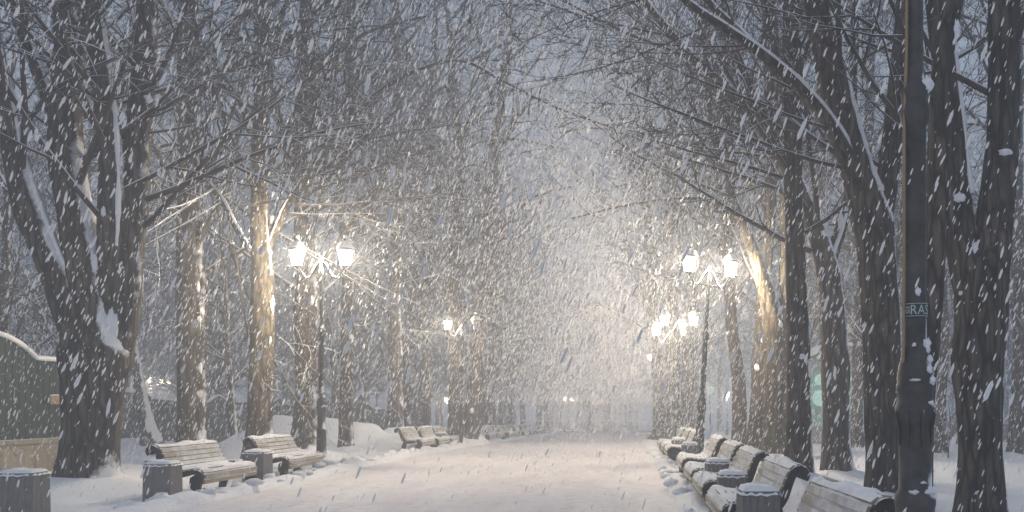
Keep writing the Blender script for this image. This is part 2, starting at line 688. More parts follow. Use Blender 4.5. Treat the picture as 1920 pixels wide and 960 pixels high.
def hero_tree(label, d, trunk, limbs, group, mat=M_BARK, seed=1, zmin=3.3, count=10, length=4.2, snow=(), arcs=(), flare=1.0, bias=None, ext=6.0, kids=(7, 4, 3), laden=()):
    """trunk: [(px,py,w)...] from the ground up; limbs: list of (pts, dd, ext); snow: [(px,py,w,h,d_off)]; arcs: long bare branches"""
    rnd = random.Random(seed)
    x0, y0, w0 = trunk[0]
    d0 = d
    base = Vector(((x0 - VX) * d0 / F, d0, gz(d0)))
    root = thing('tree', label, 'tree', base, 0, group)
    BASE[0] = base
    T = limb_px(d, trunk, ext)
    # stand the trunk on the ground with a root flare
    T[0] = (Vector((T[0][0].x, d0, gz(d0) - .15)), T[0][1])
    tot = [T]
    mb = MB()
    off = lambda L: [(p_ - base, r_) for p_, r_ in L]
    TL = off(T)
    pts = [q for q, _ in TL]
    rad = []
    for q, r_ in TL:
        rad.append(r_ * (1 + .55 * flare * math.exp(-max(q.z, 0) / .35)))
    # denser rings near the base
    P2, R2 = [pts[0]], [rad[0]]
    for i in range(1, len(pts)):
        seg = (pts[i] - pts[i - 1]).length
        k = max(1, min(8, int(seg / .28)))
        for j in range(1, k + 1):
            t = j / k
            q = pts[i - 1].lerp(pts[i], t)
            r_ = TL[i - 1][1] + (TL[i][1] - TL[i - 1][1]) * t
            P2.append(q)
            R2.append(r_ * (1 + .55 * flare * math.exp(-max(q.z, 0) / .35)))
    mb.tube(P2, R2, 18, True, .16, seed * 1.7)
    for pts_, dd_, ext_ in limbs:
        L = limb_px(d, pts_, ext_, dd_)
        tot.append(L)
        LL = off(L)
        mb.tube([q for q, _ in LL], [r_ for _, r_ in LL], 12, True, .14, seed * 2.3)
    mb.build('trunk', mat, root)
    for li, i0 in laden:            # snow lying along the upper side of a sloping limb
        LL = off(tot[li])[i0:]
        # fine steps
        sp, sr = [], []
        for i in range(len(LL) - 1):
            a_, b_ = LL[i], LL[i + 1]
            k = max(2, int((b_[0] - a_[0]).length / .12))
            for j in range(k):
                t = j / k
                q, r_ = a_[0].lerp(b_[0], t), a_[1] + (b_[1] - a_[1]) * t
                ax = (b_[0] - a_[0]).normalized()
                up = Vector((.35, -.25, 1))
                up = (up - ax * up.dot(ax)).normalized()
                w_ = .5 + .5 * mnoise.noise(q * 1.7 + Vector((seed, 0, 0))) + .35 * mnoise.noise(q * 6)
                r2 = max(.004, min(.05 if mat is M_BARK and d < 20 else .026, r_ * .7) * (.3 + .9 * w_))
                sp.append(q + up * (r_ - r2 * .25))
                sr.append(r2)
        sm = MB()
        sm.tube(sp, sr, 8, True, .25, seed)
        sm.build('limb_snow', M_SNOW_SOFT, root)
    rs_ = .42 if d > 16 else .26
    cb = MB()
    count, length = (int(count * 2.0), length * 1.3) if d > 14 else (int(count * 1.7), length)
    for i, L in enumerate(tot):
        LL = off(L)
        crown_on(cb, rnd, LL, zmin if i == 0 else zmin - .8, count if i == 0 else max(3, int(count * .7)), length, 3, kids, bias if bias is not None else Vector((.35 if base.x < -3 else -.35, 0, 0)), rs_)
    for pts_, dd_ in arcs:
        L = off(limb_px(d, pts_, 0, dd_))
        cb.tube([q for q, _ in L], [max(r_, .012) for _, r_ in L], 6)
        crown_on(cb, rnd, L, -9, 9, 1.5, 2, (5, 4, 3), None, .5)
    cb.build('crown', M_TWIG, root)
    if snow:
        for k, (sx, sy, sw, sh, so) in enumerate(snow):
            q = PX(sx, sy, d) - base
            # nearest limb: lie on its near side
            best, br = None, 1e9
            for L in tot:
                for (a_, ra_) in L:
                    e = math.hypot(a_.x - base.x - q.x, a_.z - base.z - q.z) - ra_
                    if e < br:
                        br, best = e, (a_ - base, ra_)
            cx_, r_ = best
            off_ = max(-1, min(1, (q.x - cx_.x) / max(r_, .01)))
            q.y = cx_.y - r_ * math.sqrt(max(0.0, 1 - off_ * off_)) * .96
            s_ = d / F
            sb = MB()
            sb.blob(q, sw * .38 * s_, min(sw * .2 * s_, .07), sh * .42 * s_, seed + k * 1.7, .5, 16, 11)
            sb.build('snow_clump', M_SNOW_SOFT, root)
    return root


# the big many-stemmed tree beside the near end of the left fence
hero_tree('thick many stemmed tree forking low, at the left behind the nearest bench', 15.0,
          [(166, 915, 92), (170, 830, 92), (176, 740, 104), (182, 660, 124), (178, 590, 88), (160, 480, 74), (138, 370, 62), (122, 260, 56), (128, 130, 50), (124, 0, 44)],
          [([(165, 690, 60), (140, 610, 56), (98, 500, 52), (56, 395, 52), (28, 290, 42), (10, 170, 30), (-20, 20, 24)], -.8, 4),
           ([(205, 690, 70), (224, 590, 66), (238, 480, 60), (252, 350, 52), (262, 230, 46), (272, 110, 40), (278, 0, 36)], .5, 5),
           ([(196, 640, 60), (204, 520, 52), (210, 400, 46), (206, 260, 42), (190, 120, 40), (172, 0, 36)], -.3, 5),
           ([(112, 250, 22), (70, 130, 24), (30, 20, 22)], -.2, 4)],
          TREE_GROUP_L, laden=((1, 4), (3, 6), (4, 2)), seed=3, zmin=5.0, count=9, length=3.6, flare=.75,
          snow=[(224, 612, 30, 62, -.62), (188, 898, 52, 26, -.45), (196, 498, 18, 40, -.45), (178, 420, 12, 36, -.4), (140, 376, 14, 9, -.35), (270, 78, 16, 8, -.3), (262, 175, 22, 18, -.3), (215, 405, 12, 20, -.4)])
hero_tree('straight dark trunk behind the nearest left bench, snow along its right edge', 21.5,
          [(358, 868, 52), (358, 720, 50), (359, 600, 50), (357, 450, 46), (357, 300, 42), (354, 150, 38), (352, 0, 36)],
          [([(372, 330, 16), (410, 365, 13), (440, 420, 11), (468, 468, 9)], -1.5, 0), ([(365, 110, 16), (410, 85, 12), (450, 40, 10), (510, 5, 9)], 0, 3)],
          TREE_GROUP_L, laden=((1, 0), (2, 0)), seed=5, zmin=4.6, count=16, length=4.6,
          snow=[(378, 540, 9, 22, -.3), (380, 600, 12, 16, -.35), (378, 345, 10, 30, -.3), (381, 690, 8, 26, -.3)],
          arcs=[([(380, 300, 9), (330, 270, 8), (285, 280, 6)], -.5), ([(375, 240, 10), (420, 270, 8), (462, 316, 7)], -1)])
hero_tree('pale trunk lit yellow by the lamp, just behind the second left bench', 21.2,
          [(487, 868, 50), (488, 780, 45), (490, 690, 45), (494, 600, 44), (492, 500, 38), (487, 400, 32), (487, 300, 30), (490, 180, 28), (490, 60, 26), (488, 0, 25)],
          [([(500, 470, 16), (530, 400, 17), (570, 335, 14), (615, 270, 11), (655, 226, 9)], 1.0, 0)],
          TREE_GROUP_L, M_BARK_LIT, laden=((1, 1),), seed=7, zmin=3.9, count=15, length=3.8,
          snow=[(514, 566, 10, 26, -.3), (505, 410, 12, 26, -.2), (494, 310, 14, 14, -.3), (511, 640, 7, 20, -.3)],
          arcs=[([(655, 226, 9), (720, 165, 9), (800, 125, 8), (870, 115, 7), (940, 150, 6), (1040, 200, 5), (1150, 240, 4)], 1.0),
                ([(500, 330, 9), (540, 240, 9), (600, 130, 8), (690, 60, 7), (800, 30, 5)], .6)])
hero_tree('broad grey trunk directly behind the nearest left lamp post', 24.6,
          [(574, 857, 52), (575, 780, 46), (576, 680, 44), (575, 580, 42), (572, 480, 38), (568, 380, 34), (566, 260, 30), (572, 130, 28), (576, 0, 26)],
          [([(570, 400, 18), (548, 320, 17), (520, 200, 15), (500, 90, 14)], .4, 4)],
          TREE_GROUP_L, seed=11, zmin=4.2, count=16, length=4.4, bias=Vector((.4, 0, 0)),
          snow=[(590, 565, 9, 20, -.4)])
hero_tree('slender trunk with a snowy knot, right of the nearest left lamp post', 28.0,
          [(648, 845, 25), (649, 760, 23), (651, 660, 23), (652, 560, 22), (650, 460, 20), (640, 380, 19), (645, 280, 18), (652, 150, 16), (660, 20, 14)], [],
          TREE_GROUP_L, seed=13, zmin=4.5, count=13, length=4.2,
          snow=[(660, 632, 13, 11, -.25), (662, 532, 6, 22, -.2)],
          arcs=[([(650, 440, 8), (680, 390, 8), (740, 335, 7), (830, 320, 6), (930, 300, 4)], .5), ([(652, 430, 8), (700, 390, 7), (770, 372, 6), (860, 372, 5), (930, 385, 4)], -.5)])
hero_tree('leaning snow plastered trunk with a sawn stub, in front of the far left fence', 32.0,
          [(286, 832, 30), (270, 770, 23), (258, 700, 19), (248, 640, 18), (238, 570, 17), (232, 480, 17), (236, 340, 15), (250, 200, 13)],
          [([(268, 745, 15), (250, 738, 15), (236, 742, 14)], -.2, 0)],
          'bare trees by the far left fence', seed=17, zmin=4.0, count=12, length=4.0, flare=1.3, snow=[(250, 732, 30, 12, -.4), (284, 800, 14, 44, -.4)])
hero_tree('grey trunk rising from the snow mound, left of the pair of far benches', 36.0,
          [(741, 828, 32), (742, 740, 28), (741, 640, 26), (738, 520, 24), (742, 400, 22), (748, 280, 20), (744, 140, 18), (740, 0, 16)],
          [([(742, 520, 12), (715, 440, 11), (690, 340, 10)], .3, 4)], TREE_GROUP_L, seed=19, zmin=4.4, count=14, length=4.4,
          arcs=[([(742, 450, 9), (790, 350, 8), (860, 285, 7), (950, 260, 6), (1060, 280, 4)], -2), ([(744, 330, 9), (800, 200, 8), (890, 110, 7), (1000, 70, 5), (1110, 90, 4)], -2)])
hero_tree('slim hazy trunk close behind the pair of far left benches', 38.5,
          [(797, 826, 22), (798, 740, 20), (796, 620, 19), (800, 500, 18), (806, 380, 16), (800, 240, 15), (812, 100, 13)], [],
          TREE_GROUP_L, seed=23, zmin=4.4, count=13, length=4.4)
hero_tree('trunk under the far left lamp arm, right of the pair of benches', 37.0,
          [(852, 830, 30), (854, 760, 27), (852, 660, 25), (850, 560, 24), (855, 440, 22), (862, 300, 20), (850, 150, 17)], [],
          TREE_GROUP_L, seed=29, zmin=4.6, count=13, length=4.2)
hero_tree('brownish trunk leaning right, behind the unlit lantern on the left', 37.5,
          [(884, 834, 38), (890, 760, 34), (896, 680, 32), (906, 590, 30), (914, 500, 26), (918, 400, 24), (930, 260, 20), (948, 120, 17)],
          [([(896, 700, 14), (868, 640, 12), (850, 560, 10)], .5, 2.5)], TREE_GROUP_L, seed=31, zmin=4.4, count=13, length=4.2, bias=Vector((.3, 0, 0)),
          arcs=[([(914, 500, 9), (950, 420, 8), (1000, 370, 6), (1070, 350, 4)], -1), ([(922, 330, 9), (970, 220, 8), (1040, 150, 6), (1120, 130, 4)], -1)],
          snow=[(888, 770, 9, 12, -.5)])

# right side, nearest first
hero_tree('big forked trunk at the right edge with snow in its crotch', 10.8,
          [(1838, 975, 84), (1838, 850, 82), (1836, 760, 84), (1832, 690, 92), (1838, 600, 94), (1842, 520, 96), (1862, 430, 66), (1876, 300, 60), (1882, 150, 58), (1884, 0, 54)],
          [([(1822, 560, 60), (1806, 460, 60), (1793, 370, 58), (1783, 260, 52), (1770, 120, 46), (1757, 0, 42)], .3, 5)],
          TREE_GROUP_R, laden=((1, 8),), seed=37, zmin=4.9, count=6, length=3.4, flare=.4,
          snow=[(1824, 478, 26, 64, -.3), (1795, 374, 28, 24, -.3), (1872, 294, 36, 14, -.3), (1905, 208, 14, 12, -.2), (1796, 552, 12, 10, -.3)])
hero_tree('leaning trunk half hidden behind the tall iron post', 9.6,
          [(1722, 985, 48), (1728, 800, 46), (1738, 640, 46), (1746, 520, 44), (1758, 400, 40), (1762, 200, 38), (1772, 80, 34), (1790, 0, 30)],
          [], TREE_GROUP_R, seed=41, zmin=4.8, count=5, length=3.2, flare=.3, snow=[(1770, 490, 10, 26, -.25), (1788, 60, 16, 44, -.2)])
hero_tree('dark trunk splitting into a wide V, left of the tall iron post', 12.8,
          [(1657, 930, 72), (1656, 820, 68), (1655, 720, 66), (1652, 620, 66), (1645, 500, 70), (1632, 410, 76), (1610, 330, 58), (1582, 230, 54), (1556, 120, 52), (1530, 0, 46)],
          [([(1645, 440, 46), (1662, 350, 42), (1676, 230, 38), (1688, 100, 32), (1696, 0, 28)], .2, 5),
           ([(1618, 360, 40), (1592, 300, 34), (1550, 225, 26), (1500, 165, 22), (1440, 110, 19), (1370, 60, 16), (1290, 5, 13)], -.6, 3),
           ([(1420, 95, 14), (1380, 55, 14), (1330, 5, 12)], 0.2, 3)],
          TREE_GROUP_R, laden=((0, 22), (2, 3), (3, 0)), seed=44, zmin=5.0, count=6, length=3.4, flare=.4, bias=Vector((-.4, 0, 0)),
          snow=[(1548, 212, 26, 12, -.2)])
hero_tree('leaning trunk whose snow covered limb reaches up left over the path', 17.3,
          [(1571, 895, 50), (1568, 800, 49), (1566, 700, 50), (1562, 600, 48), (1552, 510, 44), (1536, 450, 40), (1512, 390, 32), (1480, 320, 28), (1430, 245, 24), (1370, 180, 20), (1300, 110, 16), (1230, 30, 12)],
          [([(1552, 500, 26), (1575, 430, 24), (1596, 340, 22), (1600, 220, 20), (1604, 60, 18)], .4, 4)],
          TREE_GROUP_R, laden=((0, 20), (1, 0)), seed=47, zmin=4.4, count=10, length=3.0, bias=Vector((-.4, 0, .2)), ext=2.0,
          snow=[(1546, 440, 34, 14, -.3), (1576, 418, 12, 40, -.2), (1560, 700, 8, 30, -.4), (1490, 330, 20, 14, -.1)])
hero_tree('dark straight trunk standing against the yellow lit tree', 15.3,
          [(1498, 915, 52), (1498, 820, 48), (1497, 720, 46), (1496, 600, 40), (1492, 480, 36), (1488, 340, 34), (1486, 180, 32), (1482, 0, 30)],
          [], TREE_GROUP_R, seed=53, zmin=4.4, count=11, length=3.4, flare=.5, snow=[(1514, 690, 12, 34, -.35), (1500, 670, 14, 14, -.4)])
hero_tree('yellow lit forked tree right beside the nearest right lamp', 21.4,
          [(1456, 872, 50), (1457, 780, 48), (1455, 700, 48), (1452, 630, 46), (1442, 570, 34), (1426, 510, 26), (1406, 450, 23), (1380, 390, 18), (1350, 300, 15), (1330, 180, 13), (1322, 60, 12)],
          [([(1460, 640, 30), (1470, 560, 27), (1475, 470, 25), (1472, 360, 22), (1462, 200, 19), (1450, 40, 16)], .3, 4)],
          TREE_GROUP_R, M_BARK_LIT, arcs=[([(1395, 420, 10), (1330, 375, 8), (1240, 375, 6), (1150, 390, 5), (1070, 410, 4)], .5)], seed=59, zmin=3.6, count=13, length=3.6, bias=Vector((-.4, 0, 0)),
          snow=[(1458, 610, 14, 18, -.3), (1452, 585, 8, 26, -.3)])
hero_tree('short snow flecked trunk, left of the yellow lit tree', 23.5,
          [(1421, 862, 38), (1422, 790, 36), (1424, 720, 34), (1428, 650, 30), (1432, 560, 26), (1440, 440, 23), (1448, 300, 20), (1440, 120, 17)], [],
          TREE_GROUP_R, seed=61, zmin=4.2, count=12, length=3.8, snow=[(1418, 690, 16, 18, -.4), (1428, 640, 10, 14, -.35)])
hero_tree('grey trunk narrowing upward, right of the leaning lamp post', 26.5,
          [(1388, 856, 30), (1387, 780, 27), (1384, 700, 26), (1374, 620, 24), (1368, 540, 22), (1366, 430, 20), (1370, 300, 18), (1362, 120, 15)],
          [([(1370, 560, 12), (1350, 460, 11), (1320, 350, 10)], .4, 4)], TREE_GROUP_R, arcs=[([(1368, 430, 9), (1310, 340, 8), (1220, 270, 6), (1120, 240, 5), (1050, 250, 4)], 0), ([(1366, 330, 9), (1300, 200, 8), (1200, 120, 6), (1100, 80, 5)], .5)], seed=67, zmin=4.2, count=13, length=4.0, bias=Vector((-.3, 0, 0)))
hero_tree('right hand of the twin trunks below the three lanterns', 38.0,
          [(1262, 838, 28), (1262, 760, 25), (1260, 680, 24), (1256, 580, 22), (1252, 460, 20), (1262, 320, 18), (1256, 150, 15)], [],
          TREE_GROUP_R, seed=71, zmin=4.8, count=12, length=3.8)
hero_tree('left hand of the twin trunks below the three lanterns', 39.5,
          [(1238, 834, 26), (1236, 760, 23), (1232, 680, 21), (1224, 600, 19), (1220, 480, 18), (1210, 340, 16), (1215, 160, 13)], [],
          TREE_GROUP_R, seed=73, zmin=4.8, count=12, length=3.8)
hero_tree('dark trunk cut by the right edge of the picture', 24.6,
          [(1908, 858, 32), (1910, 760, 30), (1914, 650, 28), (1910, 500, 26), (1904, 340, 24), (1908, 160, 21)], [],
          'bare trees on the snowy lawn at the right', seed=79, zmin=3.4, count=13, length=4.0)
hero_tree('slim trunk on the lawn seen between the iron post and the big forked trunk', 26.0,
          [(1762, 856, 22), (1764, 760, 19), (1770, 640, 18), (1766, 500, 17), (1772, 340, 15), (1768, 160, 13)], [],
          'bare trees on the snowy lawn at the right', seed=83, zmin=2.6, count=14, length=3.6)
hero_tree('thin trunk on the lawn just left of the wide V trunk', 29.0,
          [(1607, 854, 24), (1607, 760, 22), (1610, 640, 21), (1618, 480, 20), (1626, 340, 19), (1632, 160, 17)], [],
          'bare trees on the snowy lawn at the right', seed=89, zmin=3.6, count=13, length=4.0)

BASE[0] = Vector((0, 500, 0))
# generic bare trees: a few kinds, copied
def generic_kind(seed, h=17.0, r=.26, fork=False, limbs=12, mat=None, kids=(6, 5, 4)):
    rnd = random.Random(seed)
    pts, q, dv = [], Vector((0, 0, -.2)), Vector((rnd.uniform(-.06, .06), rnd.uniform(-.06, .06), 1)).normalized()
    n = 14
    for i in range(n + 1):
        t = i / n
        pts.append((q.copy(), r * (1 - .85 * t) + .01))
        dv = (dv + Vector((rnd.uniform(-.09, .09), rnd.uniform(-.09, .09), .1))).normalized()
        q = q + dv * (h / n)
    tm, cm = MB(), MB()
    tm.tube([a for a, _ in pts], [b * (1 + .5 * math.exp(-max(a.z, 0) / .35)) for a, b in pts], 9, True, .15, seed)
    stems = [pts]
    if fork:
        i0 = 3 + rnd.randint(0, 2)
        q = pts[i0][0].copy()
        dv = Vector((rnd.uniform(-.5, .5), rnd.uniform(-.5, .5), 1)).normalized()
        st = []
        for i in range(9):
            st.append((q.copy(), pts[i0][1] * .72 * (1 - i / 9.5)))
            dv = (dv + Vector((rnd.uniform(-.08, .08), rnd.uniform(-.08, .08), .1))).normalized()
            q = q + dv * 1.2
        tm.tube([a for a, _ in st], [b for _, b in st], 8, True, .12, seed)
        stems.append(st)
    for k, st in enumerate(stems):
        crown_on(cm, rnd, st, 2.6 if k == 0 else 2.2, limbs if k == 0 else limbs // 2, 4.3, 3, kids)
    return tm.mesh('trunk', M_BARK), cm.mesh('crown', mat or M_TWIG_FAR)


KINDS = [generic_kind(101, 17, .28, True, 20), generic_kind(102, 16, .22, False, 26), generic_kind(103, 18, .30, True, 20), generic_kind(104, 15, .17, False, 26), generic_kind(105, 14, .20, True, 22)]


FAR_LAMPS = ((1.75, 51.0), (-6.9, 100), (-18.0, 85), (8.35, 70), (-44.2, 79), (-43.4, 81))


def generic_tree(x, d, kind, rz, sc, label, group):
    for lx_, ld_ in FAR_LAMPS:      # no trunk planted right before a far lamp
        e = x - lx_ * d / ld_
        if d < ld_ + .5 and abs(e) < 2.2:
            x += (2.2 if e >= 0 else -2.2) - e
    r_ = thing('tree', label, 'tree', (x, d, ground_h(x, d) - .02), rz, group)
    r_.scale = (sc, sc, sc)
    for nm, me in zip(('trunk', 'crown'), KINDS[kind % 5]):
        o = bpy.data.objects.new(nm, me)
        COL.objects.link(o)
        o.parent = r_
    return r_


rb = random.Random(5)
# the rows go on into the haze on both sides of the path
k = 0
for d in (43, 47.5, 52, 57, 62, 68, 74, 81, 88, 96):
    generic_tree(-9.6 + rb.uniform(-.6, .6), d, k, rb.uniform(0, 6.3), rb.uniform(.9, 1.05), 'faded bare tree in the row far down the left side of the path', 'hazy row of trees far along the left')
    k += 1
for d in (40.5, 45, 50, 55, 61, 67, 74, 81, 90):
    generic_tree(3.9 + rb.uniform(-.5, .6), d, k, rb.uniform(0, 6.3), rb.uniform(.9, 1.05), 'faded bare tree in the row far down the right side of the path', 'hazy row of trees far along the right')
    k += 1
# wood behind the left fences
for i in range(80):
    d = rb.uniform(33, 110)
    x = -13 - d * rb.uniform(.05, .55)
    if d < 62 and x > -23 + (d - 33) * .13 and x < -12:
        x -= 7
    generic_tree(x, d, rb.randint(0, 4), rb.uniform(0, 6.3), rb.uniform(.8, 1.1), 'bare tree among the misty wood beyond the left fence', 'wood beyond the left fence')
# second row left, between the path trees and the fence
for i, (x, d) in enumerate(((-13.5, 39), (-14.5, 31), (-12.4, 46), (-13, 54), (-17.5, 27), (-12.6, 64), (-16.6, 22.5))):
    generic_tree(x, d, i, rb.uniform(0, 6.3), rb.uniform(.7, .95), 'slim bare tree between the path trees and the left fence', 'trees between the path and the left fence')
# wood beyond the right lawn
for i in range(64):
    d = rb.uniform(36, 105)
    x = 7 + d * rb.uniform(.0, .55)
    if 36 < d < 52 and 6 < x < 15:
        d += 22
    generic_tree(x, d, rb.randint(0, 4), rb.uniform(0, 6.3), rb.uniform(.8, 1.1), 'bare tree among the misty wood beyond the right lawn', 'wood beyond the right lawn')
for i, (x, d) in enumerate(((6.3, 31), (11.5, 33), (15.5, 30), (6.0, 46), (7.2, 24))):
    generic_tree(x, d, i + 1, rb.uniform(0, 6.3), rb.uniform(.6, .85), 'slim bare tree on the right lawn, half hidden by nearer trunks', 'slim trees on the right lawn')
# trees closing the far end
for i in range(34):
    d = rb.uniform(46, 112)
    x = -8.8 - d * rb.uniform(.0, .13)
    generic_tree(x, d, rb.randint(0, 4), rb.uniform(0, 6.3), rb.uniform(.85, 1.1), 'bare tree in the hazy grove just left of the far path', 'grove left of the far path')
for i in range(16):
    d = rb.uniform(84, 130)
    generic_tree(rb.uniform(-11, -1.5) , d, rb.randint(0, 4), rb.uniform(0, 6.3), rb.uniform(.9, 1.15), 'dim bare tree closing the far end of the path', 'wood at the far end of the path')
for i in range(12):
    generic_tree(rb.uniform(-13, 9), rb.uniform(110, 155), rb.randint(0, 4), rb.uniform(0, 6.3), rb.uniform(.85, 1.1), 'dim bare tree closing the far end of the path', 'wood at the far end of the path')

# saplings on the right lawn
def sapling(x, d, h, label, seed):
    rnd = random.Random(seed)
    r_ = thing('sapling', label, 'sapling', (x, d, ground_h(x, d)))
    m_ = MB()
    pts = [Vector((.02 * math.sin(i * 1.3 + seed), .02 * math.cos(i), h * i / 6)) for i in range(7)]
    m_.tube(pts, [.022 * (1 - .8 * i / 6) for i in range(7)], 5)
    m_.build('stem', M_BARK, r_)
    c_ = MB()
    for i in range(9):
        q = pts[2 + i % 4]
        a = rnd.uniform(0, 6.3)
        grow(c_, rnd, q, Vector((math.cos(a) * .7, math.sin(a) * .7, .8)).normalized(), h * .4, .009, 1, 3, (5, 4, 3))
    c_.build('twig', M_TWIG, r_)


sapling(9.3, 24.3, 1.9, 'thin dark sapling on the lawn right of the iron post', 4)
sapling(-17.3, 34.0, 3.4, 'thin sapling standing against the far left fence', 8)

# ------------------------------------------------------------------ fences and walls
def near_fence():
    x0, d0, d1 = -13.45, 5.0, 20.6
    root = thing('park_fence', 'tall green fence with an arched snowy top on a stone base', 'fence', (x0, d0, gz(d0)))
    L = d1 - d0

    def top(s):
        d = s + d0
        t = (d - 17.75) / 1.35
        z = 2.5
        if abs(t) < 1:
            z += .47 * (math.cos(math.pi * t * .5) ** .8)
        t2 = (d - 9.5) / 1.35
        if abs(t2) < 1:
            z += .47 * (math.cos(math.pi * t2 * .5) ** .8)
        return z
    st = MB()
    st.box(-.16, .22, 0, L, -.2, .62)
    st.box(-.12, .27, 0, L, .62, .72)
    st.build('stone_base', M_STONE, root)
    pn = MB()
    s = 0.0
    while s < L - .01:
        e = min(s + .1, L)
        pn.prism([(-.03 + (.008 if int(s * 10) % 2 else 0), .70), (.03 + (.010 if int(s * 10) % 2 else 0), .70), (.03 + (.010 if int(s * 10) % 2 else 0), (top(s) + top(e)) / 2), (-.03, (top(s) + top(e)) / 2)], s + .001, e - .001)
        s = e
    pn.build('panel', M_FENCE, root)
    cp = MB()
    n = 150
    pts = [Vector((.02, L * i / n, top(L * i / n) + .045)) for i in range(n + 1)]
    for i in range(n):
        a, b = pts[i], pts[i + 1]
        v = []
        for q in (a, b):
            v += [(q.x - .08, q.y, q.z - .045), (q.x + .10, q.y, q.z - .045), (q.x + .085, q.y, q.z + .05), (q.x, q.y, q.z + .075), (q.x - .07, q.y, q.z + .05)]
        cp.add(v, [(j, (j + 1) % 5, 5 + (j + 1) % 5, 5 + j) for j in range(5)], True)
    cp.build('snow_cap', M_SNOW_SOFT, root)
    ps = MB()
    for s in (15.05, 9.0, 4.0):
        ps.box(-.02, .08, s, s + .1, .70, 2.42)
    ps.build('fence_post', M_FENCE, root)
    return root


near_fence()
bx = thing('sign_board', 'small tan board fixed to the green fence beside the thick tree', 'sign', (-13.34, 19.7, 1.5))
b_ = MB(); b_.box(0, .05, -.25, .25, 0, .2); b_.build('board', M_BOARD, bx)
b_ = MB(); b_.blob((.025, 0, .2), .05, .26, .03, 3, .2, 12, 5, True); b_.build('snow_cap', M_SNOW_SOFT, bx)


def far_fence():
    a, b = Vector((-20.6, 32.2, 0)), Vector((-16.6, 62, 0))
    root = thing('park_fence', 'long grey green fence with small pointed crests in front of the misty wood', 'fence', (a.x, a.y, gz(a.y)))
    dv = (b - a)
    L = dv.length
    u = dv.normalized()
    nrm = Vector((u.y, -u.x, 0))
    pn, cp = MB(), MB()

    def top(s):
        q = (s % 5.4) - 2.7
        return 1.95 + (.36 * max(0, 1 - (abs(q) / .85) ** 1.1) if abs(q) < .85 else 0) + .05 * math.sin(s * .7)
    n = 170
    for i in range(n):
        s0, s1 = L * i / n, L * (i + 1) / n
        q0, q1 = u * s0, u * s1
        z0, z1 = gz(a.y + q0.y) - gz(a.y), gz(a.y + q1.y) - gz(a.y)
        v = []
        for q, z, s in ((q0, z0, s0), (q1, z1, s1)):
            for o_, zz in ((-.05, z - .2), (.05, z - .2), (.05, z + top(s)), (-.05, z + top(s))):
                v.append(q + nrm * o_ + Vector((0, 0, zz)))
        pn.add(v, [(j, (j + 1) % 4, 4 + (j + 1) % 4, 4 + j) for j in range(4)])
        v = []
        for q, z, s in ((q0, z0, s0), (q1, z1, s1)):
            for o_, zz in ((-.08, .002), (.10, .002), (.06, .075), (-.05, .075)):
                v.append(q + nrm * o_ + Vector((0, 0, z + top(s) + zz)))
        cp.add(v, [(j, (j + 1) % 4, 4 + (j + 1) % 4, 4 + j) for j in range(4)], True)
    pn.build('panel', M_FENCE, root)
    cp.build('snow_cap', M_SNOW_SOFT, root)
    for s in [2.7 + 5.4 * i for i in range(5)]:
        q = u * s
        m_ = MB()
        M = Matrix.Translation(q + nrm * .09 + Vector((0, 0, gz(a.y + q.y) - gz(a.y))))
        m_.box(-.03, .03, -.05, .05, -.1, 1.9, M)
        m_.build('fence_post', M_FENCE, root)


far_fence()

# low rail closing the far end of the path
root = thing('end_railing', 'thin snowy railing across the far end of the path', 'railing', (-1.5, 80.5, gz(80.5)))
m_ = MB(); m_.box(-8.5, 4.2, -.15, .15, -.2, .22); m_.build('kerb_base', M_STONE, root)
m_ = MB(); m_.box(-8.5, 4.2, -.03, .03, 1.16, 1.24); m_.build('rail', M_SNOW_SOFT, root)
m_ = MB(); m_.box(-8.5, 4.2, -.02, .02, .62, .66); m_.build('rail', M_IRON, root)
for i in range(9):
    m_ = MB(); m_.box(-8.4 + i * 1.55, -8.3 + i * 1.55, -.05, .05, .22, 1.16); m_.build('rail_post', M_STONE if i in (5, 6) else M_IRON, root)

# parapet beyond the right lawn
root = thing('low_wall', 'low snow topped parapet wall beyond the right lawn', 'wall', (20, 43, gz(43)))
m_ = MB(); m_.box(-7, 14, -.2, .2, -.3, .78); m_.build('wall_face', M_STONE, root)
m_ = MB(); m_.box(-7.05, 14, -.27, .27, .78, .9); m_.build('coping', M_CONC, root)
m_ = MB(); m_.box(-7.0, 14, -.22, .22, .902, .99); m_.build('snow_cap', M_SNOW_SOFT, root)

# kerb stones on the left lawn
root = thing('lawn_kerb', 'low dark kerb poking out of the snow behind the left benches', 'kerb', (-10.2, 19.5, 0))
m_ = MB(); m_.box(-.9, 1.1, -.09, .09, -.1, .2); m_.build('kerb_stone', M_FRAME, root)
m_ = MB(); m_.blob((.1, 0, .2), 1.0, .12, .07, 2, .3, 18, 5, True); m_.build('snow_cap', M_SNOW_SOFT, root)


